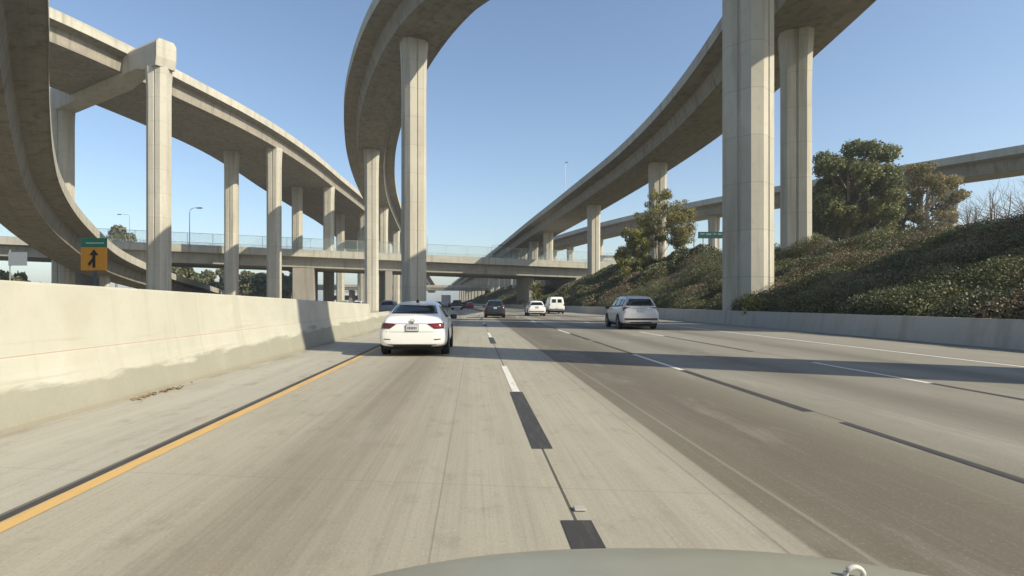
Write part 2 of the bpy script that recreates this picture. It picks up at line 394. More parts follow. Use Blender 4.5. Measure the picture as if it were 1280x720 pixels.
# raised markers on the first line
mk = None
for k in range(5):
    y = 4.05+14.63*k
    b_ = MB().box(-.04, .04, -.04, .04, .004, .018, .005)
    if mk is None: mk = b_.build('pavement_marker', plain('marker_ceramic', (.42, .40, .35), .4)); o = mk
    else: o = mk.copy(); C.objects.link(o)
    o.location = (.72+float(sh(y)), y, 0); tag(o, ['small white raised marker on the lane line just ahead of the bonnet', 'small raised marker on the dashed line beside the white sedan', 'small raised marker on the dashed line, in the long shadow beyond the white sedan', 'small raised marker on the dashed line just behind the dark blue SUV', 'small raised marker on the dashed line ahead of the dark blue SUV'][k], 'road marker', 'raised markers along the dashed line')

# air
hm = bpy.data.materials.new('haze_air'); hm.use_nodes = True; t = hm.node_tree; t.nodes.remove(t.nodes['Principled BSDF'])
pv = N(t, 'ShaderNodeVolumePrincipled'); pv.inputs['Color'].default_value = (.80, .88, .96, 1); pv.inputs['Density'].default_value = .00042; pv.inputs['Anisotropy'].default_value = .2
L(t, pv.outputs[0], t.nodes['Material Output'].inputs['Volume'])
hz_ = MB().box(-1620, 1620, -320, 3020, -1.1, 62).build('haze', hm); tag(hz_, 'thin pale haze in the air over the interchange', 'haze', kind='stuff')
# ---------------------------------------------------------------- left median wall
m, t, b = mat('median_wall_concrete'); p = pos(t); z = xyz(t, p)[2]; Yc = xyz(t, p)[1]
n1 = noise(t, p, .7, 5, .6); n2 = noise(t, p, 1, 5, .6, (1, .5, 3)); n3 = noise(t, p, 22, 4, .6)
c = mix(t, ramp(t, n1, .35, .65), (.42, .41, .34), (.48, .47, .40))
wet = math_(t, 'ADD', math_(t, 'ADD', .02, math_(t, 'MULTIPLY', ramp(t, Yc, 5, 22), .28)), math_(t, 'MULTIPLY', n2, .62)); band = math_(t, 'LESS_THAN', z, wet)
soft = ramp(t, math_(t, 'SUBTRACT', wet, z), -.02, .05)
c = mix(t, math_(t, 'MULTIPLY', soft, .85), c, (.235, .23, .18))
c = mix(t, ramp(t, noise(t, p, 1, 4, .6, (1, 1.3, .25)), .52, .75, 0, .3), c, (.42, .39, .31))
c = mix(t, math_(t, 'MULTIPLY', ramp(t, z, .0, .14, 1, 0), .5), c, (.26, .22, .16))
jf = math_(t, 'LESS_THAN', math_(t, 'FRACT', math_(t, 'DIVIDE', math_(t, 'ADD', Yc, .9), 6.1)), .0022); c = mix(t, math_(t, 'MULTIPLY', jf, .4), c, (.12, .11, .09))
scf = ramp(t, noise(t, p, 1, 5, .65, (1, .25, 7)), .60, .72, 0, .35); c = mix(t, scf, c, (.25, .235, .19))
drp = math_(t, 'MULTIPLY', ramp(t, noise(t, p, 1, 5, .6, (1, 3.5, .18)), .56, .72), .4); c = mix(t, drp, c, (.30, .285, .225))
grm = math_(t, 'MULTIPLY', ramp(t, noise(t, p, 1, 6, .7, (1, 1.2, 1.6)), .5, .75), .35); c = mix(t, grm, c, (.33, .31, .24))
rl = math_(t, 'LESS_THAN', math_(t, 'ABSOLUTE', math_(t, 'SUBTRACT', z, .80)), .008); c = mix(t, math_(t, 'MULTIPLY', rl, .6), c, (.30, .18, .12))
c = mix(t, ramp(t, n3, .35, .7, 0, .15), c, (.4, .37, .3))
L(t, c, b.inputs['Base Color']); b.inputs['Roughness'].default_value = .85; bump(t, b, n3, .2, .01); M['mwall'] = m
def wall_sweep(name, ys, secf, m, parent=None):
    V = []; Fc = []; n = None
    for y in ys:
        sec = secf(y); n = len(sec)
        for x, zz in sec: V.append((x+float(sh(y)), y, zz))
    for i in range(len(ys)-1):
        for j in range(n): j2 = (j+1) % n; Fc.append((i*n+j, i*n+j2, (i+1)*n+j2, (i+1)*n+j))
    Fc.append(tuple(range(n))); Fc.append(tuple((len(ys)-1)*n+j for j in range(n))[::-1])
    return new(name, V, Fc, m, parent)
def wsec(y):
    h = 1.77-.0142*y
    return [(-5.05, -.05), (-5.05, .06), (-5.20, .60), (-5.235, .78), (-5.255, .815), (-5.34, h-.03), (-5.37, h), (-5.78, h), (-5.82, h-.03), (-5.95, -.05)]
mw = wall_sweep('median_wall', list(np.arange(-16, 30.1, 2)), wsec, M['mwall']); tag(mw, 'tall cream concrete median wall along the left shoulder, nearest to the camera', 'wall')
def lsec(y):
    return [(-5.1, -.05), (-5.1, .06), (-5.28, .3), (-5.38, .86), (-5.62, .86), (-5.72, .3), (-5.9, .06), (-5.9, -.05)]
o = wall_sweep('median_barrier', [30.4]+list(np.arange(34, 520, 6)), lsec, M['mwall']); tag(o, 'low concrete median barrier running on beyond the tall wall past the white sedan', 'barrier')
M['rbar'] = concrete('right_barrier_concrete', (.40, .385, .35), stain=.55)
def rsec(y):
    bx = float(bar(y)); return [(bx, -.05), (bx+.03, .08), (bx+.16, .9), (bx+.40, .9), (bx+.46, -.05)]
o = wall_sweep('roadside_barrier', list(np.arange(-30, 420, 5)), rsec, M['rbar']); tag(o, 'long low grey concrete barrier at the foot of the planted slope on the right', 'barrier')
# litter at the wall foot
mb = MB()
for k in range(46):
    y = random.gauss(9.3, .45); x = -5.0+abs(random.gauss(0, .10)); a = random.random()*6.3; s = random.uniform(.02, .06)
    mb.add([(x+s*math.cos(a), y+s*math.sin(a)*2, .012), (x-s*math.sin(a)*.5, y+s*math.cos(a)*.6, .03), (x-s*math.cos(a), y-s*math.sin(a)*2, .014), (x+s*math.sin(a)*.5, y-s*math.cos(a)*.6, .008)], [(0, 1, 2, 3)])
o = mb.build('leaf_litter', plain('dead_leaves', (.19, .14, .08), .9, vary=.4)); tag(o, 'dry brown leaf litter at the foot of the cream median wall', 'leaf litter', kind='stuff')

# ---------------------------------------------------------------- terrain on the right
def toe(y): return bar(y)+.45
def gz(x, y):
    """height of the embankment; x measured in world"""
    x = np.asarray(x, float); y = np.asarray(y, float)
    d = x-sh(y)-toe(y); top = 5.1+1.9*np.clip((y-28)/50, 0, 1)
    wd = 13.5+.0*y
    q = np.clip(d/wd, 0, 1); prof = .25+(top-.25)*(q*.75+.25*(q*q*(3-2*q)))
    dip = .82*np.exp(-((y-139)/15)**2)*(1-np.clip((d-13)/8, 0, 1)); prof = prof*(1-dip)
    fade = 1-.45*np.clip((y-230)/250, 0, 1)
    return np.where(d < 0, -.3, prof*fade+np.clip(d-wd, 0, 200)*.018)
ys = np.concatenate([np.arange(-30, 150, 2.5), np.arange(150, 560, 10)]); ds = np.concatenate([np.arange(0, 16, 1.0), [18, 22, 30, 45, 70, 110, 200]])
V = []; Fc = []
for y in ys:
    for d in ds:
        x = float(sh(y)+toe(y)+d); V.append((x, y, float(gz(x, y))-.05))
nd = len(ds)
for i in range(len(ys)-1):
    for j in range(nd-1): Fc.append((i*nd+j, i*nd+j+1, (i+1)*nd+j+1, (i+1)*nd+j))
m, t, b = mat('slope_soil'); p = pos(t)
c = mix(t, ramp(t, noise(t, p, .5, 6, .6), .35, .65), (.13, .105, .07), (.21, .175, .12)); c = mix(t, ramp(t, noise(t, p, 2, 5, .6), .45, .65), c, (.10, .11, .045))
L(t, c, b.inputs['Base Color']); b.inputs['Roughness'].default_value = .95; bump(t, b, noise(t, p, 5, 5, .6), .6, .15); M['soil'] = m
o = new('embankment', V, Fc, M['soil'], smooth=True); tag(o, None, None, kind='structure')

def leaves(name, P, size, material, parent=None, upbias=.3, aspect=1.5, rng=RNG):
    """P: n x 3 centres -> n small folded leaf faces in random directions"""
    n = len(P); a = rng.normal(size=(n, 3)); a[:, 2] *= 1-upbias; a /= np.linalg.norm(a, axis=1)[:, None]
    b_ = rng.normal(size=(n, 3)); b_ -= (b_*a).sum(1)[:, None]*a; b_ /= np.linalg.norm(b_, axis=1)[:, None]
    s = size*rng.uniform(.6, 1.35, (n, 1)); l = a*s*aspect*.5; w_ = b_*s*.5
    V = np.stack([P-l, P+w_, P+l, P-w_], 1).reshape(-1, 3)
    me = bpy.data.meshes.new(name); me.vertices.add(4*n); me.vertices.foreach_set('co', V.ravel())
    me.loops.add(4*n); me.polygons.add(n); me.loops.foreach_set('vertex_index', np.arange(4*n)); me.polygons.foreach_set('loop_start', np.arange(n)*4)
    me.update(calc_edges=True); me.materials.append(material)
    o = bpy.data.objects.new(name, me); C.objects.link(o)
    if parent: o.parent = parent
    return o
# ground cover: low mounded shrubs grown together
def cover():
    pts = [[], [], []]; rng = np.random.default_rng(5)
    def region(y0, y1, nm, dmax, rr, dens):
        my = rng.uniform(y0, y1, nm); md = rng.uniform(.4, dmax, nm); mr = rng.uniform(*rr, nm); mh = mr*rng.uniform(.42, .8, nm)
        mx = sh(my)+toe(my)+md; mz = gz(mx, my)
        for x, y, r_, h, z0 in zip(mx, my, mr, mh, mz):
            k = int(dens*r_*r_); v = rng.normal(size=(k, 3)); v[:, 2] = np.abs(v[:, 2]); v /= np.linalg.norm(v, axis=1)[:, None]
            q = rng.uniform(.72, 1.05, (k, 1)); P = v*q*np.array([r_, r_, h])
            P[:, 0] += x; P[:, 1] += y; P[:, 2] = gz(P[:, 0], P[:, 1])+P[:, 2]+.02
            ok = P[:, 0] > sh(P[:, 1])+bar(P[:, 1])+.55
            pts[int(rng.choice(3, p=(.6, .2, .2)))].append(P[ok])
    region(14, 60, 330, 12.8, (.8, 2.3), 1250)
    region(60, 130, 360, 14, (1.0, 2.6), 380)
    region(130, 330, 420, 20, (1.2, 3.0), 60)
    return [np.concatenate(q) for q in pts]
M['cover2'] = leafmat('dry_brush', ((.15, .115, .07), (.24, .19, .12), (.20, .13, .085)), .5, .15)
M['cover3'] = leafmat('grey_green_brush', ((.09, .10, .05), (.155, .155, .08), (.10, .09, .045)), .6, .15)
CV = cover(); print('cover leaves', [len(q) for q in CV])
words = (('olive', 'cover', .066), ('brown dry', 'cover2', .052), ('grey green', 'cover3', .074))
for P, (wd, mk_, sz) in zip(CV, words):
    near = P[:, 1] < 75
    tag(leaves('ground_cover', P[near], sz, M[mk_], upbias=.0, aspect=1.5), wd + ' mounded shrubby ground cover on the near right slope', 'ground cover', kind='stuff')
    tag(leaves('ground_cover', P[~near], sz*2.6, M[mk_], upbias=.0, aspect=1.5), wd + ' ground cover on the far slope under the viaducts', 'ground cover', kind='stuff')
V = []; Fc = []; yy_ = list(np.arange(12, 240, 4))
for y in yy_:
    x = float(sh(y)+toe(y)+17.5); z = float(gz(x, y))-.1
    for a, b2 in ((0, -.3), (.08, .78), (.32, .78), (.42, -.3)): V.append((x+a, y, z+b2))
for i in range(len(yy_)-1):
    for j in range(4): j2 = (j+1) % 4; Fc.append((i*4+j, i*4+j2, i*4+4+j2, i*4+4+j))
Fc += [(3, 2, 1, 0), tuple(len(V)-4+j for j in range(4))]
o = new('ramp_barrier', V, Fc, M['rbar']); tag(o, 'weathered concrete barrier along the crest of the planted slope below the trees', 'barrier')
# ---------------------------------------------------------------- flyovers
GR = 'elevated flyover ramps of the interchange'
def gzf(x, y): return float(gz(x, y))-.6
# D: right flyover
D_pts = [(-40, -95, 29.6, 11.3), (-6, -55, 29.8, 11.3), (12, -22, 29.8, 11.3), (20, 6, 29.5, 11.3), (25.6, 28, 29.0, 11.3), (28.6, 52, 28.3, 11.3), (30.1, 74, 27.7, 11.3), (29.4, 95, 26.9, 11.3), (25.2, 125, 25.1, 11.3),
         (20.6, 165, 24.0, 11.3), (16.3, 210, 23.2, 11.3), (11.4, 260, 22.3, 11.3), (4, 330, 20.6, 11.3), (-4, 400, 18.6, 11.3), (-13, 480, 16.5, 11.3)]
D_cols = [(52, 2.35, -.35, 5.0, 1.35, -.30), (95, 2.5, 0, 4.5, 1.25, -.1)] + [(y, 2.4, 0, -1, 1.25) for y in [125, 165, 186] + list(range(203, 460, 17))] + [(-48, 3.3, 0, -1)]
rootD, pD, hwD, nD = viaduct('flyover_ramp', D_pts, 'long concrete flyover on tall columns sweeping from the distance up over the planted right slope', GR, 0, D_cols)
column(rootD, 20.2, 6.75, 1.0, 26.4, 3.0, 2.9, .2, 1.3)
# C: centre flyover crossing over the freeway
C_pts = [(120, -8, 34.4, 9.4), (88, 1, 34.4, 9.4), (62, 10, 34.3, 9.4), (48, 15.5, 34.2, 9.4), (37, 22, 34.1, 9.4), (27.5, 30, 34.0, 9.4), (18.6, 39.3, 33.9, 9.4), (5.6, 48.6, 33.7, 9.4), (-2.2, 57, 33.4, 9.4), (-6.6, 64.5, 33.0, 9.4), (-13, 82, 32.0, 9.2), (-17.9, 103, 31.1, 9), (-21.3, 124, 30.6, 9), (-24.2, 150, 30.1, 9),
         (-26.2, 180, 29.2, 9), (-27.6, 215, 27.2, 9), (-29, 260, 23.4, 9), (-30, 340, 17.3, 9), (-30, 420, 11.5, 9)]
C_cols = [(64.3, 2.45, 0, -.5, 1.35), (103, 2.4, 0, -.5, 1.3), (158, 2.3, .6, -.5, 1.25), (197, 2.3, 1, -.5, 1.2), (235, 2.3, 0, -.5, 1.2), (275, 2.3, 0, -.5, 1.2), (315, 2.3, 0, -.5), (4, 3.3, 0, -.5)]
rootC, pC, hwC, nC = viaduct('flyover_ramp', C_pts, 'S curved concrete flyover in the centre crossing high over the freeway lanes', GR, 0, C_cols)
column(rootC, 18.3, 39.6, .0, 31.0, 2.85, 2.7, R(43), 1.25)
# A: upper left flyover with an outrigger bent
A_pts = [(-86, 8, 35.2, 16), (-70, 30, 35.4, 16), (-57.5, 50, 35.5, 16.2), (-49, 68, 35.45, 16.6), (-46.0, 77, 35.4, 17), (-43, 86, 35.1, 17.3), (-39, 101, 34.8, 18), (-36.6, 114, 34.5, 18.5), (-34.9, 132, 34.2, 20), (-34.2, 150, 33.9, 21.5), (-33.2, 174, 33.5, 23),
         (-33, 215, 33.0, 24), (-38, 270, 32, 24), (-50, 340, 30, 22)]
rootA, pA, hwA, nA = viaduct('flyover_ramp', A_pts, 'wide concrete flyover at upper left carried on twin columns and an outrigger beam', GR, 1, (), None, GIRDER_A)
def pair(x, y, w_, fl=1.3, rot=.0, z0=-.5):
    p, i = at_y(pA, y); column(rootA, x, y, z0, p[2]-2.28, w_, w_*.9, rot, fl, 4)
pair(-38.9, 115, 2.5); pair(-48.0, 117, 2.4)
pair(-36.9, 150, 2.5); pair(-44.9, 150, 2.4); pair(-35.5, 190, 2.6); pair(-43, 190, 2.4); pair(-37, 232, 2.6); pair(-45, 235, 2.6); pair(-40, 275, 2.6)
# outrigger bent
ax, ay = -40.6, 76.2; bx_, by_ = -63.2, 91.0; dv = Vector((bx_-ax, by_-ay, 0)).normalized(); yaw = math.atan2(dv.y, dv.x)
column(rootA, ax, ay, -.5, 31.4, 2.5, 2.5, yaw+R(35), 1.28, 3.5); column(rootA, bx_, by_, -.5, 30.9, 2.6, 2.5, yaw+R(35), 1.12, 3)
ln = math.hypot(bx_-ax, by_-ay); mt = Matrix.Translation((ax, ay, 0)) @ Matrix.Rotation(yaw, 4, 'Z')
bm_ = MB(); n0 = -1.75
sec = lambda x, zb: [(x, -1.3, zb), (x, 1.3, zb), (x, 1.3, 34.2), (x, .95, 34.7), (x, -.95, 34.7), (x, -1.3, 34.2)]
st = [(-1.75, 32.4), (-1.5, 31.3), (1.5, 31.3), (2.9, 31.75), (6.0, 31.7), (9, 31.0), (ln-2, 30.7), (ln+1.2, 30.7)]
vv = [mt @ Vector(q) for x, zb in st for q in sec(x, zb)]; ff = [(i*6+j, i*6+(j+1) % 6, (i+1)*6+(j+1) % 6, (i+1)*6+j) for i in range(len(st)-1) for j in range(6)]
ff += [(5, 4, 3, 2, 1, 0), tuple(42+j for j in range(6))]
bm_.add(vv, ff).build('outrigger_beam', M['col'], rootA)
# B: near left curving ramp
B_pts = [(-22, -45, 19.5, 9), (-15, -20, 19.8, 9), (-12.5, 2, 19.6, 9), (-15.2, 18, 18.9, 9), (-19.4, 26.5, 18.3, 8.8), (-23.2, 32.2, 17.8, 8.6), (-29.5, 41, 16.8, 8.6), (-37.0, 52, 15.3, 8.6), (-41.9, 60, 14.2, 8.6), (-46.3, 69, 12.7, 8.6), (-50.2, 79, 11.1, 8.6),
         (-54.6, 91, 9.7, 8.6), (-58.4, 105, 8.5, 8.6), (-61.3, 120, 7.4, 8.6), (-65.0, 140, 6.2, 8.6), (-70.5, 165, 5.0, 8.6), (-77, 195, 4.1, 8.6)]
rootB, pB, hwB, nB = viaduct('flyover_ramp', B_pts, 'curved concrete ramp nearest on the left, bending down towards the street bridge', GR, 1, [(97, 1.3, 0, -.5, 1.2), (20, 2.2, 0, -.5), (8, 2.4, 0, -.5), (118, 1.6, 0, -.5, 1.1)])
# E: far right flyover
E_pts = [(150, 5, 25.2, 11), (124, 38, 25.3, 11), (104, 68, 25.4, 11), (82, 102.5, 25.4, 11), (67, 126, 25.5, 11), (56, 147, 25.5, 11), (46, 171, 25.4, 11), (37.5, 198, 25.1, 11), (28, 240, 24.6, 11), (21, 285, 23.9, 11), (12.5, 345, 22.6, 11), (3, 410, 20.8, 11)]
rootE, pE, hwE, nE = viaduct('flyover_ramp', E_pts, 'distant concrete flyover behind the trees on the right, rising out of frame', GR, 0, [(68, 2.4, 0, 5), (103, 2.6, 0, 5), (143, 2.4, 0, 5), (190, 2.4, 0, 5)] + [(y, 2.1, 0, 0) for y in range(212, 405, 16)])
# F: street bridge
fx = lambda x: 135.2+.2203*x
def fz(x): return 11.85-.0268*(x+4)
Fpath = np.array([(x, fx(x)+11.2, fz(x)-1.25) for x in np.linspace(-115, 78, 60)])
rootF = empty('street_bridge', (0, 0, 0), 'long concrete street bridge with a mesh fence crossing the freeway below the flyovers', 'bridge')
hwF = np.full(60, 11.0)
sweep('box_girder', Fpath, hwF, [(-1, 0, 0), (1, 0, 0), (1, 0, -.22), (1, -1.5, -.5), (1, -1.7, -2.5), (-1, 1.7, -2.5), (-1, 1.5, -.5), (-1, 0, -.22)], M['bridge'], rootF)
sweep('parapet', Fpath, hwF, PAR(1, 1.2, .3), M['parapet'], rootF); sweep('parapet', Fpath, hwF, PAR(-1, 1.2, .3), M['parapet'], rootF)
fdir = Vector((1, .2203, 0)).normalized(); fn = Vector((fdir.y, -fdir.x, 0))
def fpt(x, off, z=0):                                             # off: metres from the centre line towards the camera
    c0 = Vector((x, fx(x)+11.2, fz(x)-1.25)); return c0+fn*off+Vector((0, 0, z))
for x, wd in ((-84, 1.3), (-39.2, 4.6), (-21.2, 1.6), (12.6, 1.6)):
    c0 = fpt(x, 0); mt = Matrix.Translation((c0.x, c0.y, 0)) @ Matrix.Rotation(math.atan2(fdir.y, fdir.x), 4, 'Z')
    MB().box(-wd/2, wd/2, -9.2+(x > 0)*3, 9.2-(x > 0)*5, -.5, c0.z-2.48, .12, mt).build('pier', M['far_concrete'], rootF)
# abutment on the right
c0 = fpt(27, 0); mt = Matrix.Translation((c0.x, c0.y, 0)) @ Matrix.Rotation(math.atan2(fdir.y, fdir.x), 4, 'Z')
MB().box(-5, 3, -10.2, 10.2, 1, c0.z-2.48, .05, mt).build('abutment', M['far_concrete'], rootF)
# fence on near parapet: mesh panels, rails, posts
m, t, b = mat('chain_link'); uv = N(t, 'ShaderNodeUVMap').outputs[0]; q = xyz(t, uv)
a1 = math_(t, 'FRACT', math_(t, 'MULTIPLY', math_(t, 'ADD', q[0], q[1]), 14)); a2 = math_(t, 'FRACT', math_(t, 'MULTIPLY', math_(t, 'SUBTRACT', q[0], q[1]), 14))
wire = math_(t, 'MAXIMUM', math_(t, 'LESS_THAN', a1, .11), math_(t, 'LESS_THAN', a2, .11))
tb = N(t, 'ShaderNodeBsdfTransparent'); ms = N(t, 'ShaderNodeMixShader'); L(t, wire, ms.inputs[0]); L(t, tb.outputs[0], ms.inputs[1]); L(t, b.outputs[0], ms.inputs[2])
L(t, mix(t, noise(t, uv, .5), (.30, .38, .36), (.24, .33, .31)), b.inputs['Base Color']); b.inputs['Roughness'].default_value = .6; b.inputs['Metallic'].default_value = .2
L(t, ms.outputs[0], t.nodes['Material Output'].inputs[0]); M['mesh'] = m
fen = empty('mesh_fence', (0, 0, 0), 'tall chain link fence standing on the near parapet of the street bridge', 'fence')
def fence(off, root, x0=-100, x1=52):
    xs = np.linspace(x0, x1, 61); V = []; UV = []; 
    for x in xs:
        for z in (1.2, 3.65): V.append(fpt(x, off, z)); UV.append((x, z))
    new('mesh_panel', V, [(2*i, 2*i+2, 2*i+3, 2*i+1) for i in range(60)], M['mesh'], root, uvs=UV)
    MB().tube([fpt(x, off, 3.66) for x in xs], .04, 6).build('rail', M['steel'], root); MB().tube([fpt(x, off, 1.25) for x in xs], .03, 6).build('rail', M['steel'], root)
    for x in np.arange(x0, x1+.1, 3.2*1.5): MB().tube([fpt(x, off, 1.1), fpt(x, off, 3.7)], .045, 6).build('post', M['steel'], root)
fence(10.85, fen)
fen2 = empty('mesh_fence', (0, 0, 0), 'chain link fence on the far parapet of the street bridge, seen through the near fence', 'fence'); fence(-10.85, fen2)
# G: far bridge
Gp = np.array([(x, 300+.02*x, 9.0-.004*x) for x in np.linspace(-130, 26, 30)]); rootG = empty('distant_bridge', (0, 0, 0), 'small far concrete bridge across the freeway beyond the street bridge', 'bridge'); hwG = np.full(30, 6.)
sweep('box_girder', Gp, hwG, [(-1, 0, 0), (1, 0, 0), (1, -.5, -1.6), (-1, .5, -1.6)], M['bridge'], rootG); sweep('parapet', Gp, hwG, PAR(1), M['parapet'], rootG)
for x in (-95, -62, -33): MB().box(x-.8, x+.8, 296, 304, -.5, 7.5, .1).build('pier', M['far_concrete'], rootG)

# ---------------------------------------------------------------- lamps and masts
def lamp(x, y, z0, h, arm, label, dirx=1, name='street_lamp', r0=.11, group='street lamps of the interchange'):
    root = empty(name, (x, y, z0), label, 'street lamp', group)
    MB().tube([(0, 0, 0), (0, 0, h*.5), (0, 0, h-1.0)], [r0, r0*.8, r0*.6], 8).build('pole', M['steel'], root)
    pts = [(0, 0, h-1.0), (.12*dirx, 0, h-.45), (.55*dirx, 0, h-.1), (arm*dirx*.8, 0, h+.02), (arm*dirx, 0, h)]
    MB().tube(pts, [r0*.6, r0*.55, r0*.5, r0*.45, r0*.45], 6).build('arm', M['steel'], root)
    k = arm*dirx; MB().box(min(k, k+1.1*dirx), max(k, k+1.1*dirx), -.2, .2, h-.13, h+.1, .06).build('lamp_head', M['darksteel'], root)
def bz(x, off): return fpt(x, off, 1.0)
for u, h, lab, dx, off in ((237, 7.9, 'curved arm lamp on the street bridge right of the outrigger column', 1, 10.2), (614, 5.4, 'lamp with a wide head on the street bridge against the right flyover', 1, -10.3), (534, 8.2, 'slim lamp standing on the street bridge just right of the centre column', -1, -10.3)):
    x = (u-593)/740*135.0
    for _ in range(6): q = bz(x, off); x += (u-(593+740*q.x/q.y))/740*q.y
    q = bz(x, off); lamp(q.x, q.y, q.z, h, 1.5 if u != 614 else 2.0, lab, dx)
lamp(-106, 182, 4, 24.5, 2.6, 'far lamp beside the dark round tree at left', -1)
lamp(34, 222, 24, 30, .01, 'very tall slim mast rising behind the right flyover', 1, 'light_mast', .16)

# ---------------------------------------------------------------- signs
def sign_face(root, x0, x1, z0, z1, y, m, name='sign_panel'): return MB().box(x0, x1, y, y+.03, z0, z1, .008).build(name, m, root)
M['orange'] = plain('amber_sheeting', (.62, .27, .02), .5, vary=.06); M['signgreen'] = plain('green_sheeting', (.02, .17, .11), .5, vary=.06); M['signblack'] = plain('sign_black', (.02, .015, .012), .6); M['signwhite'] = plain('sign_white', (.55, .62, .56), .5)
ys_ = 27.0; r_ = empty('merge_sign', (-17.36, ys_, 0), 'amber merge arrow sign under a green plaque behind the cream wall', 'sign')
h0 = CAMZ+(378-338)/F*ys_; h1 = CAMZ+(378-309)/F*ys_; h2 = CAMZ+(378-297.5)/F*ys_
sign_face(r_, -.60, .60, h0, h1, 0, M['orange']); gp = sign_face(r_, -.60, .60, h1+.015, h2, 0, M['signgreen'], 'plaque')
MB().box(-.36, .46, -.006, -.002, h1+.17, h1+.21).build('plaque_legend', M['signwhite'], gp)
hc = (h0+h1)/2
mb = MB(); arrow = [(-.055, -.40), (.075, -.40), (.075, .16), (.22, .16), (.01, .44), (-.20, .16), (-.055, .16)]
mb.add([(x, -.004, hc+z) for x, z in arrow]+[(x, -.012, hc+z) for x, z in arrow], [tuple(range(7)), tuple(range(13, 6, -1))]+[(i, (i+1) % 7, 7+(i+1) % 7, 7+i) for i in range(7)])
br = [(-.055, .04), (-.055, -.14), (-.20, -.34), (-.27, -.22)]
mb.add([(x, -.004, hc+z) for x, z in br]+[(x, -.0115, hc+z) for x, z in br], [(0, 1, 2, 3), (7, 6, 5, 4)]+[(i, (i+1) % 4, 4+(i+1) % 4, 4+i) for i in range(4)])
mb.build('arrow', M['signblack'], r_)
MB().box(-.06, .06, .032, .12, -.06, h2-.05).build('post', M['darksteel'], r_)
# green guide sign far right
r_ = empty('guide_sign', (54.2, 143-8, 0), 'small green guide sign beyond the trees between the brown tree and the big column', 'sign')
zz = CAMZ+(378-298)/F*135; sign_face(r_, -3.2, 2.6, zz, zz+1.5, 0, M['signgreen'])
mb = MB()
for i, (a, b2) in enumerate(((-2.7, -1.7), (-1.4, -.2), (.2, 1.0), (1.3, 2.2))): mb.box(a, b2, -.01, -.004, zz+.9-.1*(i % 2), zz+1.15)
mb.build('legend', M['signwhite'], r_)
MB().tube([(-2.0, .15, 6), (-2.0, .15, zz+1.4)], .12).build('post', M['steel'], r_); MB().tube([(1.6, .15, 6), (1.6, .15, zz+1.4)], .12).build('post', M['steel'], r_)
# grey sign back at far left
ys_ = 60; r_ = empty('sign_back', ((22-593)/F*ys_, ys_, 0), 'bare grey metal back of a sign under the near left ramp', 'sign')
sign_face(r_, -.95, .95, CAMZ+46/F*ys_, CAMZ+63/F*ys_, 0, M['steel']); MB().tube([(-.85, .1, 0), (-.85, .1, CAMZ+66/F*ys_)], .06).build('post', M['steel'], r_)

# ---------------------------------------------------------------- trees
def limb_tree(name, base, H, R_, label, leaf, bark, seed, nclump=26, leafn=420, lsize=.42, crown0=.35, cat='tree', trunkr=.28, group=None, clr=(.9, 1.7), lean=0, nstem=1, flat=.8, fill=(.3, 1.0), twigs=True):
    rng = np.random.default_rng(seed); rnd = random.Random(seed)
    root = empty(name, base, label, cat, group)
    tm = MB(); P = []
    cz = H*(crown0+1)/2; rz = H*(1-crown0)/2
    stems = []
    for s in range(nstem):
        a = rnd.random()*6.28; top = Vector((lean+math.cos(a)*R_*.25*(nstem > 1), math.sin(a)*R_*.25*(nstem > 1), H*.82))
        b0 = Vector((math.cos(a)*.25*(nstem > 1), math.sin(a)*.25*(nstem > 1), -.6))
        mid = b0.lerp(top, .5)+Vector((rnd.uniform(-.3, .3), rnd.uniform(-.3, .3), 0))
        pts = [b0, b0.lerp(mid, .5), mid, mid.lerp(top, .5)+Vector((rnd.uniform(-.3, .3), 0, 0)), top]
        tm.tube(pts, [trunkr*1.25, trunkr, trunkr*.75, trunkr*.5, trunkr*.15], 8); stems.append(pts)
    for k in range(nclump):
        v = rng.normal(size=3); v /= np.linalg.norm(v); q = rng.uniform(*fill)**.6
        c_ = Vector((v[0]*R_*q+lean, v[1]*R_*q, cz+v[2]*rz*q))
        st = rnd.choice(stems); t0 = min(.95, max(.25, (c_.z-R_*.5*rnd.random())/H*.9)); i = min(3, int(t0*4)); s0 = st[i].lerp(st[i+1], t0*4-i)
        md = s0.lerp(c_, .55)+Vector((0, 0, -.08*(c_-s0).length))
        tm.tube([s0, md, c_], [trunkr*.32, trunkr*.2, trunkr*.07], 5)
        rr = rnd.uniform(*clr)
        if twigs:
            for _ in range(3):
                e = c_+Vector((rnd.uniform(-1, 1), rnd.uniform(-1, 1), rnd.uniform(-.4, 1)))*rr*.8; tm.tube([md.lerp(c_, .6), e], [trunkr*.08, trunkr*.03], 4)
        if leafn:
            n = int(leafn*rr*rr); w_ = rng.normal(size=(n, 3)); w_ /= np.linalg.norm(w_, axis=1)[:, None]
            w_ *= rng.uniform(.25, 1.0, (n, 1))**.45
            # break the clump's outline
            w_ *= 1+.28*np.sin(w_[:, :1]*7+seed)*np.cos(w_[:, 1:2]*6+w_[:, 2:]*5)
            P.append(np.array(c_)+w_*rr*np.array([1, 1, flat]))
    tm.build('trunk', bark, root)
    if leafn: leaves('crown', np.concatenate(P), lsize, leaf, root, upbias=.1, rng=rng)
    return root
def place(u, y): return (u-593)/F*y
def tz(x, y): return float(gz(x, y))
GT = 'trees on top of the right slope'
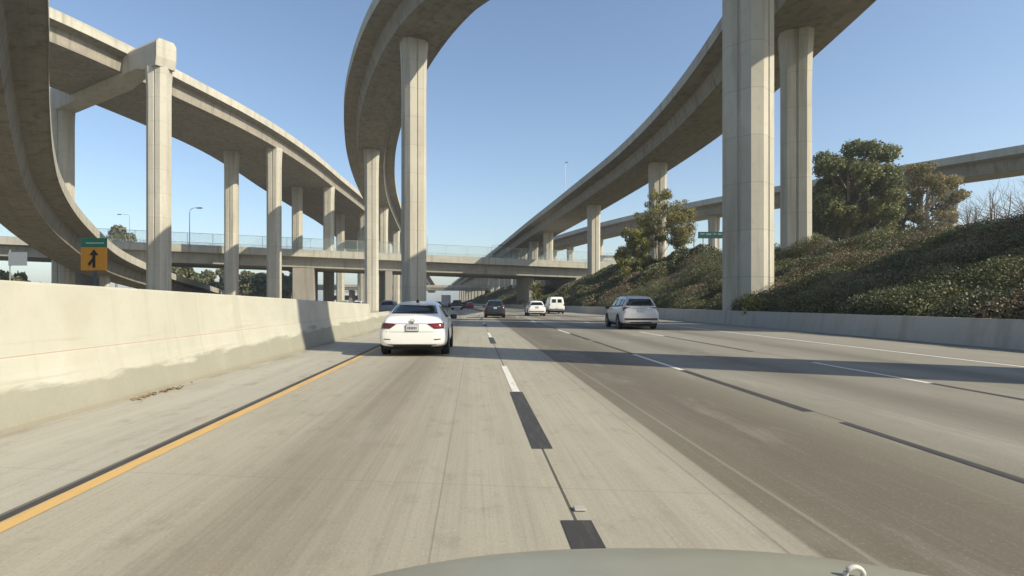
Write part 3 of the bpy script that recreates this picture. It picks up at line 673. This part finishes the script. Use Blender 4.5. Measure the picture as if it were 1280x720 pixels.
# big eucalyptus group
y = 76; x = place(1062, y); limb_tree('eucalyptus_tree', (x, y, tz(x, y)), 14.6, 5.9, 'large dense dark green eucalyptus right of the second big column', M['euc'], M['bark'], 3, 92, 560, .20, .14, trunkr=.4, group=GT, clr=(.7, 1.5), nstem=3, fill=(.25, 1.0))
y = 80; x = place(1155, y); limb_tree('eucalyptus_tree', (x, y, tz(x, y)), 14.2, 3.9, 'open brownish eucalyptus with pale limbs in front of the far flyover', M['euc_dry'], M['palebark'], 9, 62, 380, .18, .10, trunkr=.26, group=GT, clr=(.5, 1.25), nstem=3, fill=(.2, 1.1), flat=.7)
y = 86; x = place(1110, y); limb_tree('eucalyptus_tree', (x, y, tz(x, y)), 9.5, 3.6, 'lower olive eucalyptus filling in between the dense and the open one', M['euc'], M['palebark'], 15, 26, 500, .20, .10, trunkr=.2, group=GT, clr=(.6, 1.2), nstem=2)
# small trees mid
y = 84; x = place(792, y); limb_tree('young_tree', (x, y, tz(x, y)), 7.6, 2.6, 'small bright yellow green tree, leftmost of the group before the flyover column', M['green'], M['bark'], 21, 50, 700, .15, .02, trunkr=.12, group=GT, clr=(.4, .85), nstem=2)
y = 86; x = place(823, y); limb_tree('young_tree', (x, y, tz(x, y)), 11.2, 3.1, 'taller olive green tree with pale stems in front of a flyover column', M['brownish'], M['palebark'], 23, 62, 480, .14, .20, trunkr=.14, group=GT, clr=(.35, .9), nstem=4, fill=(.2, 1.1))
y = 82; x = place(852, y); limb_tree('young_tree', (x, y, tz(x, y)), 8.6, 2.0, 'thin brown leaved tree, rightmost of the group before the flyover column', M['brownish'], M['palebark'], 27, 44, 420, .14, .15, trunkr=.11, group=GT, clr=(.4, .9), nstem=2)
y = 100; x = place(806, y); limb_tree('young_tree', (x, y, tz(x, y)), 8.0, 2.6, 'shaded dark green tree at the back of the slope group', M['green'], M['bark'], 31, 26, 500, .2, .1, trunkr=.12, group=GT, clr=(.6, 1.1), nstem=2)
for u, y, h, sd_, lab in ((868, 84, 8.8, 41, 'thin leafless sapling right of the brown tree'), (846, 90, 12.0, 43, 'tall bare topped sapling poking above the slope trees')):
    x = place(u, y); limb_tree('bare_tree', (x, y, tz(x, y)), h, .9, lab, None, M['twig'], sd_, 12, 0, crown0=.3, trunkr=.07, group=GT, clr=(.4, .8))
# bare shrubs right
for u, y, h, rr, sd_, lab in ((1248, 52, 6.2, 3.8, 51, 'bare spreading shrub on the slope top at the right edge'), (1208, 60, 5.4, 3.0, 53, 'smaller bare shrub left of the spreading one on the slope top'), (1290, 46, 5.2, 2.6, 57, 'bare shrub cut by the right edge of the photo')):
    x = place(u, y); limb_tree('bare_shrub', (x, y, tz(x, y)), h, rr, lab, None, M['twig'], sd_, 110, 0, crown0=.12, trunkr=.075, group='bare shrubs on the slope top', clr=(.5, 1.2), nstem=4, fill=(.3, 1.1))
# shrub at the foot of the big column
for i, (u, y, s, lab) in enumerate(((927, 37.2, 1.5, 'pale green shrub at the foot of the biggest column'), (955, 38, 1.2, 'low shrub right of the pale green one at the big column'), (884, 37, 1.4, 'leafy shrub just left of the big column by the barrier'))):
    x = place(u, y)
    if x < 17.1: x = 17.3
    limb_tree('shrub', (x, y-1.3, tz(x, y)-.2), s, .8, lab, M['green'], M['bark'], 60+i, 14, 420, .13, .05, 'shrub', .03, 'shrubs by the big column', (.2, .45), nstem=3)
# spiky plant by the bridge pier
r_ = empty('palm_shrub', (place(669, 117), 117, .5), 'yellow green spiky palm like shrub beside the street bridge pier', 'plant'); r_.scale = (1.5, 1.5, 1.5); r_.location.z = .9; V = []; Fc = []
for k in range(170):
    a = random.random()*6.28; e = random.uniform(.05, 1.4); ln = random.uniform(1.1, 2.1); hz = random.uniform(.4, 2.2); d = Vector((math.cos(a)*math.cos(e), math.sin(a)*math.cos(e), math.sin(e))); sd2 = d.cross(Vector((0, 0, 1))).normalized()*.10
    c0 = Vector((0, 0, hz)); n_ = len(V); m1 = c0+d*ln*.5+Vector((0, 0, .1)); e1 = c0+d*ln-Vector((0, 0, .35))
    V += [c0-sd2*.5, c0+sd2*.5, m1+sd2, m1-sd2, e1]; Fc += [(n_, n_+1, n_+2, n_+3), (n_+3, n_+2, n_+4)]
new('fronds', V, Fc, M['palm'], r_); MB().tube([(0, 0, -.5), (0, 0, 2.3)], [.25, .2]).build('trunk', M['bark'], r_)
# dark round tree far left and the distant trees below the bridge
y = 190; x = place(146, y); limb_tree('pine_tree', (x, y, 0), 25.5, 5.0, 'dark round topped tree beyond the near left ramp', M['far_leaf'], M['bark'], 71, 24, 90, .8, .45, trunkr=.4, clr=(1.4, 2.5))
GD = 'distant trees beyond the street bridge'
desc = ['leftmost', 'second', 'third', 'fourth', 'fifth', 'sixth', 'seventh', 'eighth', 'ninth', 'tenth', 'eleventh', 'twelfth', 'thirteenth', 'fourteenth', 'rightmost']
rr_ = random.Random(3); us = [6, 24, 46, 214, 226, 240, 252, 264, 276, 290, 302, 316, 330, 348, 362]
for i, u in enumerate(us):
    y = rr_.uniform(215, 270) if u > 100 else rr_.uniform(95, 120); x = place(u, y); h = (15.5 if u > 100 else 6.5)*rr_.uniform(.75, 1.1)
    limb_tree('distant_tree', (x, y, 0), h, h*.5, 'hazy olive tree seen under the street bridge, %s from the left' % desc[i], M['far_leaf'], M['bark'], 100+i, 22, 130 if u > 100 else 160, .75 if u > 100 else .4, .1, trunkr=.2, group=GD, clr=(1.2, 2.4) if u > 100 else (.7, 1.3), twigs=False)

# low distant buildings
M['cream'] = plain('cream_stucco', (.62, .58, .50), .9); M['pane'] = plain('window_glass', (.03, .04, .05), .1)
def block(x, y, w_, d_, z0, z1, label, group=None, nw=4):
    r_ = empty('low_building', (x, y, z0), label, 'building', group); h = z1-z0
    MB().box(-w_/2, w_/2, 0, d_, 0, h).build('wall', M['cream'], r_); MB().box(-w_/2-.25, w_/2+.25, -.25, d_+.25, h+.003, h+.35).build('roof', M['far_concrete'], r_)
    for i in range(nw):
        xx = -w_/2+w_*(i+.5)/nw; MB().box(xx-w_*.12/1, xx+w_*.10, -.05, .02, h*.35, h*.72).build('window', M['pane'], r_)
block(place(758, 178), 178, 7.5, 8, 7, 15.2, 'small white building behind the slope by the street bridge', nw=3)
block(place(860, 150), 150, 7, 8, 6, 11.6, 'white building partly hidden behind the thin trees', nw=3)
block(place(640, 520), 520, 50, 20, 0, 12, 'far pale building at the end of the freeway')
block(place(455, 430), 430, 50, 20, 0, 9, 'far pale low building behind the distant bridge', nw=8)
block(place(300, 380), 380, 60, 20, 0, 9, 'far pale warehouse behind the distant trees', nw=9)

# ---------------------------------------------------------------- vehicles
def subsurf(V, Fc, lv=2):
    me = bpy.data.meshes.new('tmp'); me.from_pydata(V, [], Fc); o = bpy.data.objects.new('tmp', me); C.objects.link(o)
    md = o.modifiers.new('s', 'SUBSURF'); md.levels = lv; md.render_levels = lv
    dg = bpy.context.evaluated_depsgraph_get(); me2 = bpy.data.meshes.new_from_object(o.evaluated_get(dg)); bpy.data.objects.remove(o); bpy.data.meshes.remove(me); return me2
def car_body(stn, lv=2):
    V = []; Fc = []
    for (y, zb, zm, zt, wl, wm, wt) in stn:
        half = [(wl*.45, zb), (wl*.88, zb), (wl*.99, zb+.07), (wl+.005, zb+(zm-zb)*.45), (wm+.01, zm-.06), (wm-.02, zm+.0), (wt+.035, zt-.12*min(1, (zt-zm)/.3)-.01), (wt*.93, zt-.02), (wt*.5, zt)]
        ring = [(x, z) for x, z in half]+[(-x, z) for x, z in reversed(half)]
        V += [(x, y, z) for x, z in ring]
    n = 18
    for i in range(len(stn)-1):
        for j in range(n): Fc.append((i*n+j, i*n+(j+1) % n, (i+1)*n+(j+1) % n, (i+1)*n+j))
    for base, rev in ((0, 0), ((len(stn)-1)*n, 1)):
        for j in range(8):
            q = (base+j, base+j+1, base+n-2-j, base+n-1-j)
            Fc.append(q if rev else q[::-1])
    return subsurf(V, Fc, lv)
def patch(bvh, corners, axis, n=(10, 5), off=.006, sgn=1):
    """quad patch draped onto the body. axis 'y': corners (x,z) seen from the rear; axis 'x': corners (y,z) seen from side sgn"""
    V = []; nu, nv = n
    for i in range(nu+1):
        for j in range(nv+1):
            a, b2 = i/nu, j/nv; c = [(1-a)*(1-b2)*corners[0][k]+a*(1-b2)*corners[1][k]+a*b2*corners[2][k]+(1-a)*b2*corners[3][k] for k in (0, 1)]
            if axis == 'y': o_ = Vector((c[0], -3 if sgn > 0 else 9, c[1])); d = Vector((0, sgn, 0))
            else: o_ = Vector((3*sgn, c[0], c[1])); d = Vector((-sgn, 0, 0))
            h = bvh.ray_cast(o_, d)
            V.append(h[0]+h[1]*off*(1 if h[1].dot(d) < 0 else -1) if h[0] else None)
    ref = next((v for v in V if v is not None), Vector((0, 0, 0)))
    last = ref
    for k in range(len(V)):
        if V[k] is None: V[k] = last.copy()
        last = V[k]
    W = nv+1; Fc = [(i*W+j, (i+1)*W+j, (i+1)*W+j+1, i*W+j+1) for i in range(nu) for j in range(nv)]
    # rim turned in
    rim = [i*W for i in range(nu+1)]+[nu*W+j for j in range(1, W)]+[i*W+nv for i in range(nu-1, -1, -1)]+[j for j in range(nv-1, 0, -1)]
    k0 = len(V); dd = Vector((0, sgn, 0)) if axis == 'y' else Vector((-sgn, 0, 0))
    V += [V[r]+dd*.02 for r in rim]; m_ = len(rim); Fc += [(rim[i], rim[(i+1) % m_], k0+(i+1) % m_, k0+i) for i in range(m_)]
    return V, Fc
def vehicle(name, x, y, label, cat, body_m, spec, group, rz=0.0, detail=True):
    root = empty(name, (x+0, y, 0), label, cat, group, rz)
    st = spec['stn']; me = car_body(st, 2); me.name = 'body'; me.materials.clear(); me.materials.append(body_m)
    me.polygons.foreach_set('use_smooth', [True]*len(me.polygons))
    bo = bpy.data.objects.new('body', me); C.objects.link(bo); bo.parent = root
    bvh = BVHTree.FromPolygons([v.co.copy() for v in me.vertices], [tuple(p.vertices) for p in me.polygons])
    def pt(nm, corners, axis, m_, n=(10, 5), off=.006, sgn=1, par=None):
        V, Fc = patch(bvh, corners, axis, n, off, sgn); mb = MB().add(V, Fc); return mb.build(nm, m_, par or root, True)
    for c, nm, m_, *r in spec['rear']:
        off = r[0] if r else .006; o = pt(nm, c, 'y', m_, (12, 6) if nm == 'rear_window' else (6, 3), off)
    for nm, c in spec['front']: pt(nm, c, 'y', M['glass'], (12, 6), .006, -1)
    for s in (1, -1):
        for c in spec['side']: pt('side_window', c, 'x', M['glass'], (8, 5), .006, s)
        # wheels and arches
        for wy in spec['wheels']:
            wr = spec['wr']; bw = spec['bw']
            mb = MB(); k = 26; ar = wr+.055; c0 = [(bw*s+.012*s, wy, wr+.01)]
            ring = [(bw*s+.012*s, wy+ar*math.cos(a), max(spec['arch0'], wr+.01+ar*math.sin(a))) for a in [2*math.pi*i/k for i in range(k)]]
            ring2 = [(p[0]-.25*s, p[1], p[2]) for p in ring]
            mb.add(ring+ring2, [tuple(range(k)), tuple(range(2*k-1, k-1, -1))]+[(i, (i+1) % k, k+(i+1) % k, k+i) for i in range(k)]); mb.build('wheel_arch', M['under'], root)
            mt = Matrix.Translation(((bw-.20)*s, wy, wr)) @ Matrix.Rotation(0 if s > 0 else math.pi, 4, 'Z')
            prof = [(wr*.62, 0.0), (wr*.95, .0), (wr, .03), (wr, .195), (wr*.95, .222), (wr*.66, .228), (wr*.64, .20)]
            tyre = MB().lathe(prof, 28, mt).build('wheel', M['tyre'], root, True)
            if detail:
                rm = MB(); rm.lathe([(wr*.63, .196), (wr*.63, .215), (wr*.55, .215), (wr*.52, .20)], 24, mt)
                for q in range(5):
                    a = q*2*math.pi/5; mtt = mt @ Matrix.Rotation(a, 4, 'X'); rm.box(.203, .222, -.03, .03, 0, wr*.58, 0, mtt)
                rm.build('rim', M['rim'], tyre)
    y0, y1 = st[0][0]+.25, st[-1][0]-.3; MB().box(-spec['bw']*.86, spec['bw']*.86, y0, y1, .17, st[3][1]+.1, .03).build('underbody', M['under'], root)
    if detail:
        for s in (1, -1):
            my, mz = spec['mirror']; MB().box(min(s*(spec['bw']-.03), s*(spec['bw']+.17)), max(s*(spec['bw']-.03), s*(spec['bw']+.17)), my, my+.10, mz-.07, mz+.07, .03).build('mirror', spec.get('mirm', M['black']), root, True)
        pc = spec['plate']; ysurf = bvh.ray_cast(Vector((pc[0], -3, pc[1])), Vector((0, 1, 0)))[0]
        if ysurf:
            yy = ysurf.y-.028; pl = MB().box(pc[0]-.155, pc[0]+.155, yy, yy+.02, pc[1]-.078, pc[1]+.078, .004).build('licence_plate', M['plate'], root)
            for q_ in range(6): MB().box(pc[0]-.118+q_*.042, pc[0]-.092+q_*.042, yy-.003, yy-.0005, pc[1]-.035, pc[1]+.03).build('plate_mark', M['platetext'], pl)
            MB().box(pc[0]-.165, pc[0]+.165, yy+.004, yy+.03, pc[1]-.088, pc[1]+.088).build('plate_frame', M['black'], root)
    for f in spec.get('extra', []): f(root, bvh)
    return root

def jetta_extra(root, bvh):
    h = bvh.ray_cast(Vector((0, -3, .875)), Vector((0, 1, 0)))[0]; y = h.y-.012
    mb = MB(); n = 20; pts = [(.055*math.cos(2*math.pi*i/n), y, .935+.055*math.sin(2*math.pi*i/n)) for i in range(n+1)]; mb.tube(pts, .008, 6)
    for a, b2 in (((-.03, .035), (0, -.0)), ((.03, .035), (0, 0)), ((-.045, .01), (-.02, -.045)), ((-.02, -.045), (0, -.005)), ((0, -.005), (.02, -.045)), ((.02, -.045), (.045, .01))):
        mb.tube([(a[0], y, .935+a[1]), (b2[0], y, .935+b2[1])], .006, 5)
    mb.build('emblem', M['darksteel'], root)
    MB().tube([(0, .98+.55, 1.44), (0, .98+.5, 1.49)], [.05, .02], 8).build('antenna', M['black'], root)
    for s in (-1, 1): pass
    # seat backs seen through nothing: headrests hidden by tint; thin black lip low on the bumper
    MB().box(-.5, .5, .05, .09, .265, .295, .008).build('bumper_lip', M['black'], root)
W_ = M['white']
sedan = dict(bw=.90, wr=.325, wheels=(.98, 3.66), arch0=.22, mirror=(3.12, .98), plate=(-.0, .755), mirm=M['black'],
    stn=[(0.0, .34, .58, .74, .72, .74, .66), (.05, .28, .66, .98, .83, .83, .72), (.20, .25, .76, 1.075, .88, .87, .76), (.62, .23, .84, 1.11, .90, .89, .74), (1.02, .22, .90, 1.29, .905, .89, .66), (1.50, .21, .93, 1.44, .905, .89, .60), (2.25, .21, .94, 1.475, .905, .89, .59), (2.85, .21, .93, 1.39, .905, .885, .60), (3.45, .21, .88, 1.06, .90, .87, .68), (4.15, .23, .78, .92, .88, .83, .66), (4.58, .28, .62, .74, .78, .72, .55), (4.70, .36, .5, .6, .62, .6, .42)],
    rear=[([(-.63, 1.115), (.63, 1.115), (.53, 1.345), (-.53, 1.345)], 'rear_window', M['glass']),
          ([(.38, .865), (.81, .885), (.81, .735), (.58, .735)], 'tail_light', M['tail'], .012), ([(-.38, .865), (-.81, .885), (-.81, .735), (-.58, .735)], 'tail_light', M['taildark'], .012),
          ([(-.40, .868), (.40, .868), (.40, .856), (-.40, .856)], 'trim_strip', M['black'], .004),
          ([(.56, .465), (.74, .475), (.74, .452), (.58, .442)], 'reflector', M['taildark'], .006), ([(-.56, .465), (-.74, .475), (-.74, .452), (-.58, .442)], 'reflector', M['taildark'], .006),
          ([(-.70, .655), (.70, .655), (.70, .648), (-.70, .648)], 'boot_seam', M['black'], .003),
          ([(-.66, .33), (.66, .33), (.52, .30), (-.52, .30)], 'diffuser', M['black'], .006)],
    front=[('windscreen', [(-.66, 1.06), (.66, 1.06), (.52, 1.38), (-.52, 1.38)])],
    side=[[(1.30, 1.0), (2.15, .99), (2.15, 1.36), (1.52, 1.33)], [(2.22, .99), (3.20, .97), (2.80, 1.32), (2.22, 1.36)]], extra=[jetta_extra])
def rails(root, bvh):
    for s in (1, -1): MB().tube([(s*.56, .75, 1.74), (s*.57, .95, 1.80), (s*.58, 2.0, 1.83), (s*.56, 2.9, 1.78), (s*.55, 3.05, 1.73)], .02, 6).build('roof_rail', M['black'], root)
suv = dict(bw=.985, wr=.38, wheels=(1.02, 3.84), arch0=.28, mirror=(3.35, 1.13), plate=(0, .98),
    stn=[(0.0, .42, .66, .86, .80, .84, .76), (.05, .36, .78, 1.10, .92, .92, .80), (.14, .33, .90, 1.30, .96, .95, .76), (.28, .31, 1.02, 1.62, .98, .965, .68), (.55, .30, 1.06, 1.75, .985, .97, .64), (1.3, .29, 1.07, 1.79, .985, .97, .65), (2.4, .29, 1.07, 1.79, .985, .97, .65), (3.1, .29, 1.05, 1.68, .985, .97, .66), (3.75, .30, 1.02, 1.20, .98, .95, .76), (4.45, .33, .92, 1.08, .95, .90, .72), (4.85, .38, .72, .86, .84, .78, .6), (4.97, .45, .6, .7, .68, .66, .45)],
    rear=[([(-.74, 1.24), (.74, 1.24), (.64, 1.60), (-.64, 1.60)], 'rear_window', M['glass']),
          ([(.48, 1.165), (.88, 1.18), (.90, .96), (.80, 1.09)], 'tail_light', M['tail'], .012), ([(-.48, 1.165), (-.88, 1.18), (-.90, .96), (-.80, 1.09)], 'tail_light', M['tail'], .012),
          ([(-.46, 1.115), (.46, 1.115), (.46, 1.095), (-.46, 1.095)], 'trim_strip', M['chrome'], .008),
          ([(-.86, .60), (.86, .60), (.80, .50), (-.80, .50)], 'bumper_insert', M['black'], .008), ([(.62, .53), (.86, .54), (.84, .50), (.62, .50)], 'reflector', M['tail'], .014), ([(-.62, .53), (-.86, .54), (-.84, .50), (-.62, .50)], 'reflector', M['tail'], .014),
          ([(-.6, .42), (.6, .42), (.5, .37), (-.5, .37)], 'diffuser', M['under'], .008)],
    front=[('windscreen', [(-.74, 1.22), (.74, 1.22), (.60, 1.62), (-.60, 1.62)])],
    side=[[(.42, 1.24), (1.05, 1.20), (1.05, 1.60), (.58, 1.58)], [(1.13, 1.20), (2.10, 1.18), (2.10, 1.63), (1.13, 1.62)], [(2.18, 1.18), (3.35, 1.16), (2.92, 1.58), (2.18, 1.63)]], extra=[rails])
import copy
def scaled(sp, sx, sy, sz):
    q = dict(sp); q['stn'] = [(a*sy, b*sz, c_*sz, d*sz, e*sx, f*sx, g_*sx) for a, b, c_, d, e, f, g_ in sp['stn']]
    q['rear'] = [([(x*sx, z*sz) for x, z in r[0]],)+tuple(r[1:]) for r in sp['rear']]; q['front'] = [(n_, [(x*sx, z*sz) for x, z in c]) for n_, c in sp['front']]
    q['side'] = [[(y*sy, z*sz) for y, z in c] for c in sp['side']]; q['bw'] = sp['bw']*sx; q['wheels'] = tuple(w*sy for w in sp['wheels']); q['mirror'] = (sp['mirror'][0]*sy, sp['mirror'][1]*sz); q['plate'] = (0, sp['plate'][1]*sz); q['wr'] = sp['wr']*.94; q['extra'] = []; q['arch0'] = sp['arch0']*sz; return q
csuv = scaled(suv, .93, .92, .93); hatch = scaled(suv, .93, .93, .90)
van = dict(bw=.99, wr=.36, wheels=(1.1, 4.6), arch0=.36, mirror=(4.5, 1.35), plate=(0, .62),
    stn=[(0.0, .50, .70, 1.0, .86, .90, .86), (.04, .44, 1.0, 1.9, .95, .96, .80), (.12, .40, 1.1, 2.08, .99, .98, .78), (.5, .38, 1.15, 2.13, .99, .985, .77), (2.0, .38, 1.15, 2.15, .99, .985, .77), (3.7, .38, 1.15, 2.13, .99, .985, .76), (4.3, .38, 1.12, 1.9, .99, .97, .74), (4.9, .40, 1.05, 1.30, .98, .95, .78), (5.5, .44, .9, 1.08, .92, .88, .72), (5.65, .5, .7, .85, .8, .76, .6)],
    rear=[([(-.64, 1.38), (-.10, 1.38), (-.10, 1.82), (-.60, 1.82)], 'rear_window', M['glass']), ([(.64, 1.38), (.10, 1.38), (.10, 1.82), (.60, 1.82)], 'rear_window', M['glass']),
          ([(.85, 1.25), (.95, 1.25), (.95, 1.0), (.85, 1.0)], 'tail_light', M['tail'], .012), ([(-.85, 1.25), (-.95, 1.25), (-.95, 1.0), (-.85, 1.0)], 'tail_light', M['tail'], .012),
          ([(-.006, 1.95), (.006, 1.95), (.006, .7), (-.006, .7)], 'door_seam', M['black'], .005), ([(-.92, .64), (.92, .64), (.88, .50), (-.88, .50)], 'bumper', M['grey'], .03)],
    front=[('windscreen', [(-.74, 1.36), (.74, 1.36), (.64, 1.85), (-.64, 1.85)])], side=[[(3.0, 1.35), (4.1, 1.33), (4.05, 1.8), (3.0, 1.85)]])
GC = 'vehicles driving ahead on the freeway'
vehicle('sedan_car', -1.62, 15.4, 'white sedan in the left lane beside the median wall, nearest vehicle ahead', 'car', M['white'], sedan, GC)
vehicle('sport_utility_vehicle', 8.62, 30.6, 'silvery white SUV with roof rails in the right lanes, nearest on the right', 'SUV', M['silver'], suv, GC, rz=-.02)
vehicle('sport_utility_vehicle', 1.90, 53.8, 'dark blue SUV in the second lane straight ahead', 'SUV', M['navy'], csuv, GC)
vehicle('hatchback_car', 6.45, 61, 'white hatchback between the dark blue SUV and the white van', 'car', M['white'], hatch, GC)
vehicle('cargo_van', 10.3, 74, 'white van with twin rear windows in the rightmost lane', 'van', M['white'], van, GC)
FS = dict(detail=False)
def lx(off, y): return off+float(sh(y))
vehicle('sedan_car', place(587.5, 146), 146, 'small bright red car far ahead below the right flyover', 'car', M['red'], sedan, GC, **FS)
# pickup
def pickup(x, y, m_, label):
    r_ = empty('pickup_truck', (x, y, 0), label, 'pickup truck', GC)
    mb = MB().box(-.98, .98, 0, 5.6, .55, 1.05, .08); mb.build('body', m_, r_); MB().box(-.98, -.88, .1, 1.9, 1.04, 1.32, .03).box(.88, .98, .1, 1.9, 1.04, 1.32, .03).box(-.95, .95, 0.02, .1, .9, 1.32, .02).build('cargo_bed', m_, r_)
    mb = MB(); st = [(1.95, .92, 1.04), (2.15, .74, 1.85), (3.4, .74, 1.88), (4.1, .9, 1.08)]; vv = []
    for yy, hw_, z in st: vv += [(-hw_, yy, z), (hw_, yy, z)]
    b0 = [(-.92, 1.95, 1.0), (.92, 1.95, 1.0), (.92, 4.1, 1.0), (-.92, 4.1, 1.0)]
    mb.add(vv+b0, [(0, 1, 3, 2), (2, 3, 5, 4), (4, 5, 7, 6), (0, 2, 4, 6, 11, 8), (1, 9, 10, 7, 5, 3), (8, 9, 1, 0), (10, 11, 6, 7), (8, 11, 10, 9)]); mb.build('cab', m_, r_)
    MB().box(-.66, .66, 1.96, 2.0, 1.25, 1.7, 0, Matrix.Translation((0, .06, 0))).build('rear_window', M['glass'], r_)
    for s in (1, -1):
        MB().box(min(s*.86, s*.96), max(s*.86, s*.96), -.02, .03, .85, 1.2).build('tail_light', M['tail'], r_)
        for wy in (1.1, 4.5): MB().lathe([(.2, 0), (.36, .0), (.38, .04), (.38, .2), (.36, .24), (.2, .24)], 20, Matrix.Translation((s*.86-.12, wy, .38))).build('wheel', M['tyre'], r_, True)
    MB().box(-.95, .95, -.12, .02, .5, .68, .03).build('bumper', M['chrome'], r_); return r_
pickup(place(571, 110), 110, M['dark'], 'dark pickup truck far ahead left of the red car')
vehicle('sedan_car', place(580, 132), 132, 'dark car tucked between the pickup truck and the red car', 'car', M['dark'], sedan, GC, **FS)
vehicle('sport_utility_vehicle', place(547, 128), 128, 'grey SUV far ahead just right of the centre column', 'SUV', M['grey'], csuv, GC, **FS)
vehicle('sedan_car', place(556, 165), 165, 'pale far car ahead of the grey SUV', 'car', M['silver'], sedan, GC, **FS)
vehicle('sedan_car', place(566, 200), 200, 'farthest pale car in the shade of the far bridge', 'car', M['grey'], sedan, GC, **FS)
# box truck
r_ = empty('box_truck', (place(557, 175), 175, 0), 'blue grey box truck far ahead rising above the cars', 'truck', GC)
MB().box(-1.25, 1.25, 0, 6.5, 1.0, 3.6, .06).build('cargo_box', plain('truck_box_paint', (.30, .34, .38), .5), r_); MB().box(-1.1, 1.1, 6.6, 8.6, .6, 2.6, .15).build('cab', M['grey'], r_); MB().box(-1.15, 1.15, -.05, .0, 1.15, 3.45, .01).build('rear_door', M['silver'], r_); MB().box(-.45, .45, .1, 8.4, .55, .98).build('chassis', M['under'], r_)
for s in (1, -1):
    for wy in (1.4, 7.4): MB().lathe([(.25, 0), (.46, .0), (.48, .04), (.48, .3), (.46, .34), (.25, .34)], 20, Matrix.Translation((s*.95-.17, wy, .48))).build('wheel', M['tyre'], r_, True)
# cars beyond the median wall
GO = 'vehicles beyond the median wall'
vehicle('sport_utility_vehicle', place(484, 61), 61, 'grey SUV just beyond the end of the tall median wall', 'SUV', M['grey'], csuv, GO, **FS)
vehicle('sport_utility_vehicle', place(428, 84), 84, 'teal SUV roof showing over the median wall left of the curved flyover column', 'SUV', M['teal'], csuv, GO, **FS)
vehicle('sport_utility_vehicle', place(446, 92), 92, 'silver car roof beside the teal one over the median wall', 'SUV', M['silver'], csuv, GO, **FS)
vehicle('sport_utility_vehicle', place(402, 100), 100, 'red car glimpsed over the median wall near the bridge pier', 'SUV', M['red'], csuv, GO, **FS)

# ---------------------------------------------------------------- own car's bonnet
r_ = empty('own_car', (.52, 0, 0), 'grey green bonnet of the car carrying the camera, along the bottom edge', 'car')
nx, ny = 40, 22; V = []; Fc = []
def hz(xx, yy):
    e = abs(xx)/.98
    return .768-.075*(yy/1.75)**2-.095*e**2.6-.05*max(0, (yy-1.66)/.24)**2*1.0
for j in range(ny+1):
    yy = .75+(1.93-.75)*j/ny
    for i in range(nx+1):
        xx = -.93+1.86*i/nx; yb = yy-(.07*(xx/.93)**2)*j/ny; V.append((xx, yb, hz(xx, yy)))
for j in range(ny):
    for i in range(nx): a = j*(nx+1)+i; Fc.append((a, a+1, a+nx+2, a+nx+1))
rim = [i for i in range(nx+1)]+[j*(nx+1)+nx for j in range(1, ny+1)]+[ny*(nx+1)+i for i in range(nx-1, -1, -1)]+[j*(nx+1) for j in range(ny-1, 0, -1)]
k0 = len(V); V += [(V[q][0]*.99, V[q][1], .30) for q in rim]; m_ = len(rim); Fc += [(rim[i], k0+i, k0+(i+1) % m_, rim[(i+1) % m_]) for i in range(m_)]
o = new('bonnet', V, Fc, M['hood'], r_, True)
yy = 1.58; zz = hz(.488, yy); pts = [(.488+.024*math.cos(2*math.pi*i/18), yy-.01, zz+.006+.021*math.sin(2*math.pi*i/18)) for i in range(19)]
MB().tube(pts, .007, 8).build('bonnet_ornament', plain('pale_plastic', (.55, .53, .47), .35), r_, True)
for s in (1, -1):
    MB().lathe([(.2, 0), (.30, .0), (.32, .03), (.32, .2), (.30, .22), (.2, .22)], 24, Matrix.Translation((s*.78-.11, 1.05, .32))).build('wheel', M['tyre'], r_, True)

S.render.engine = 'CYCLES'
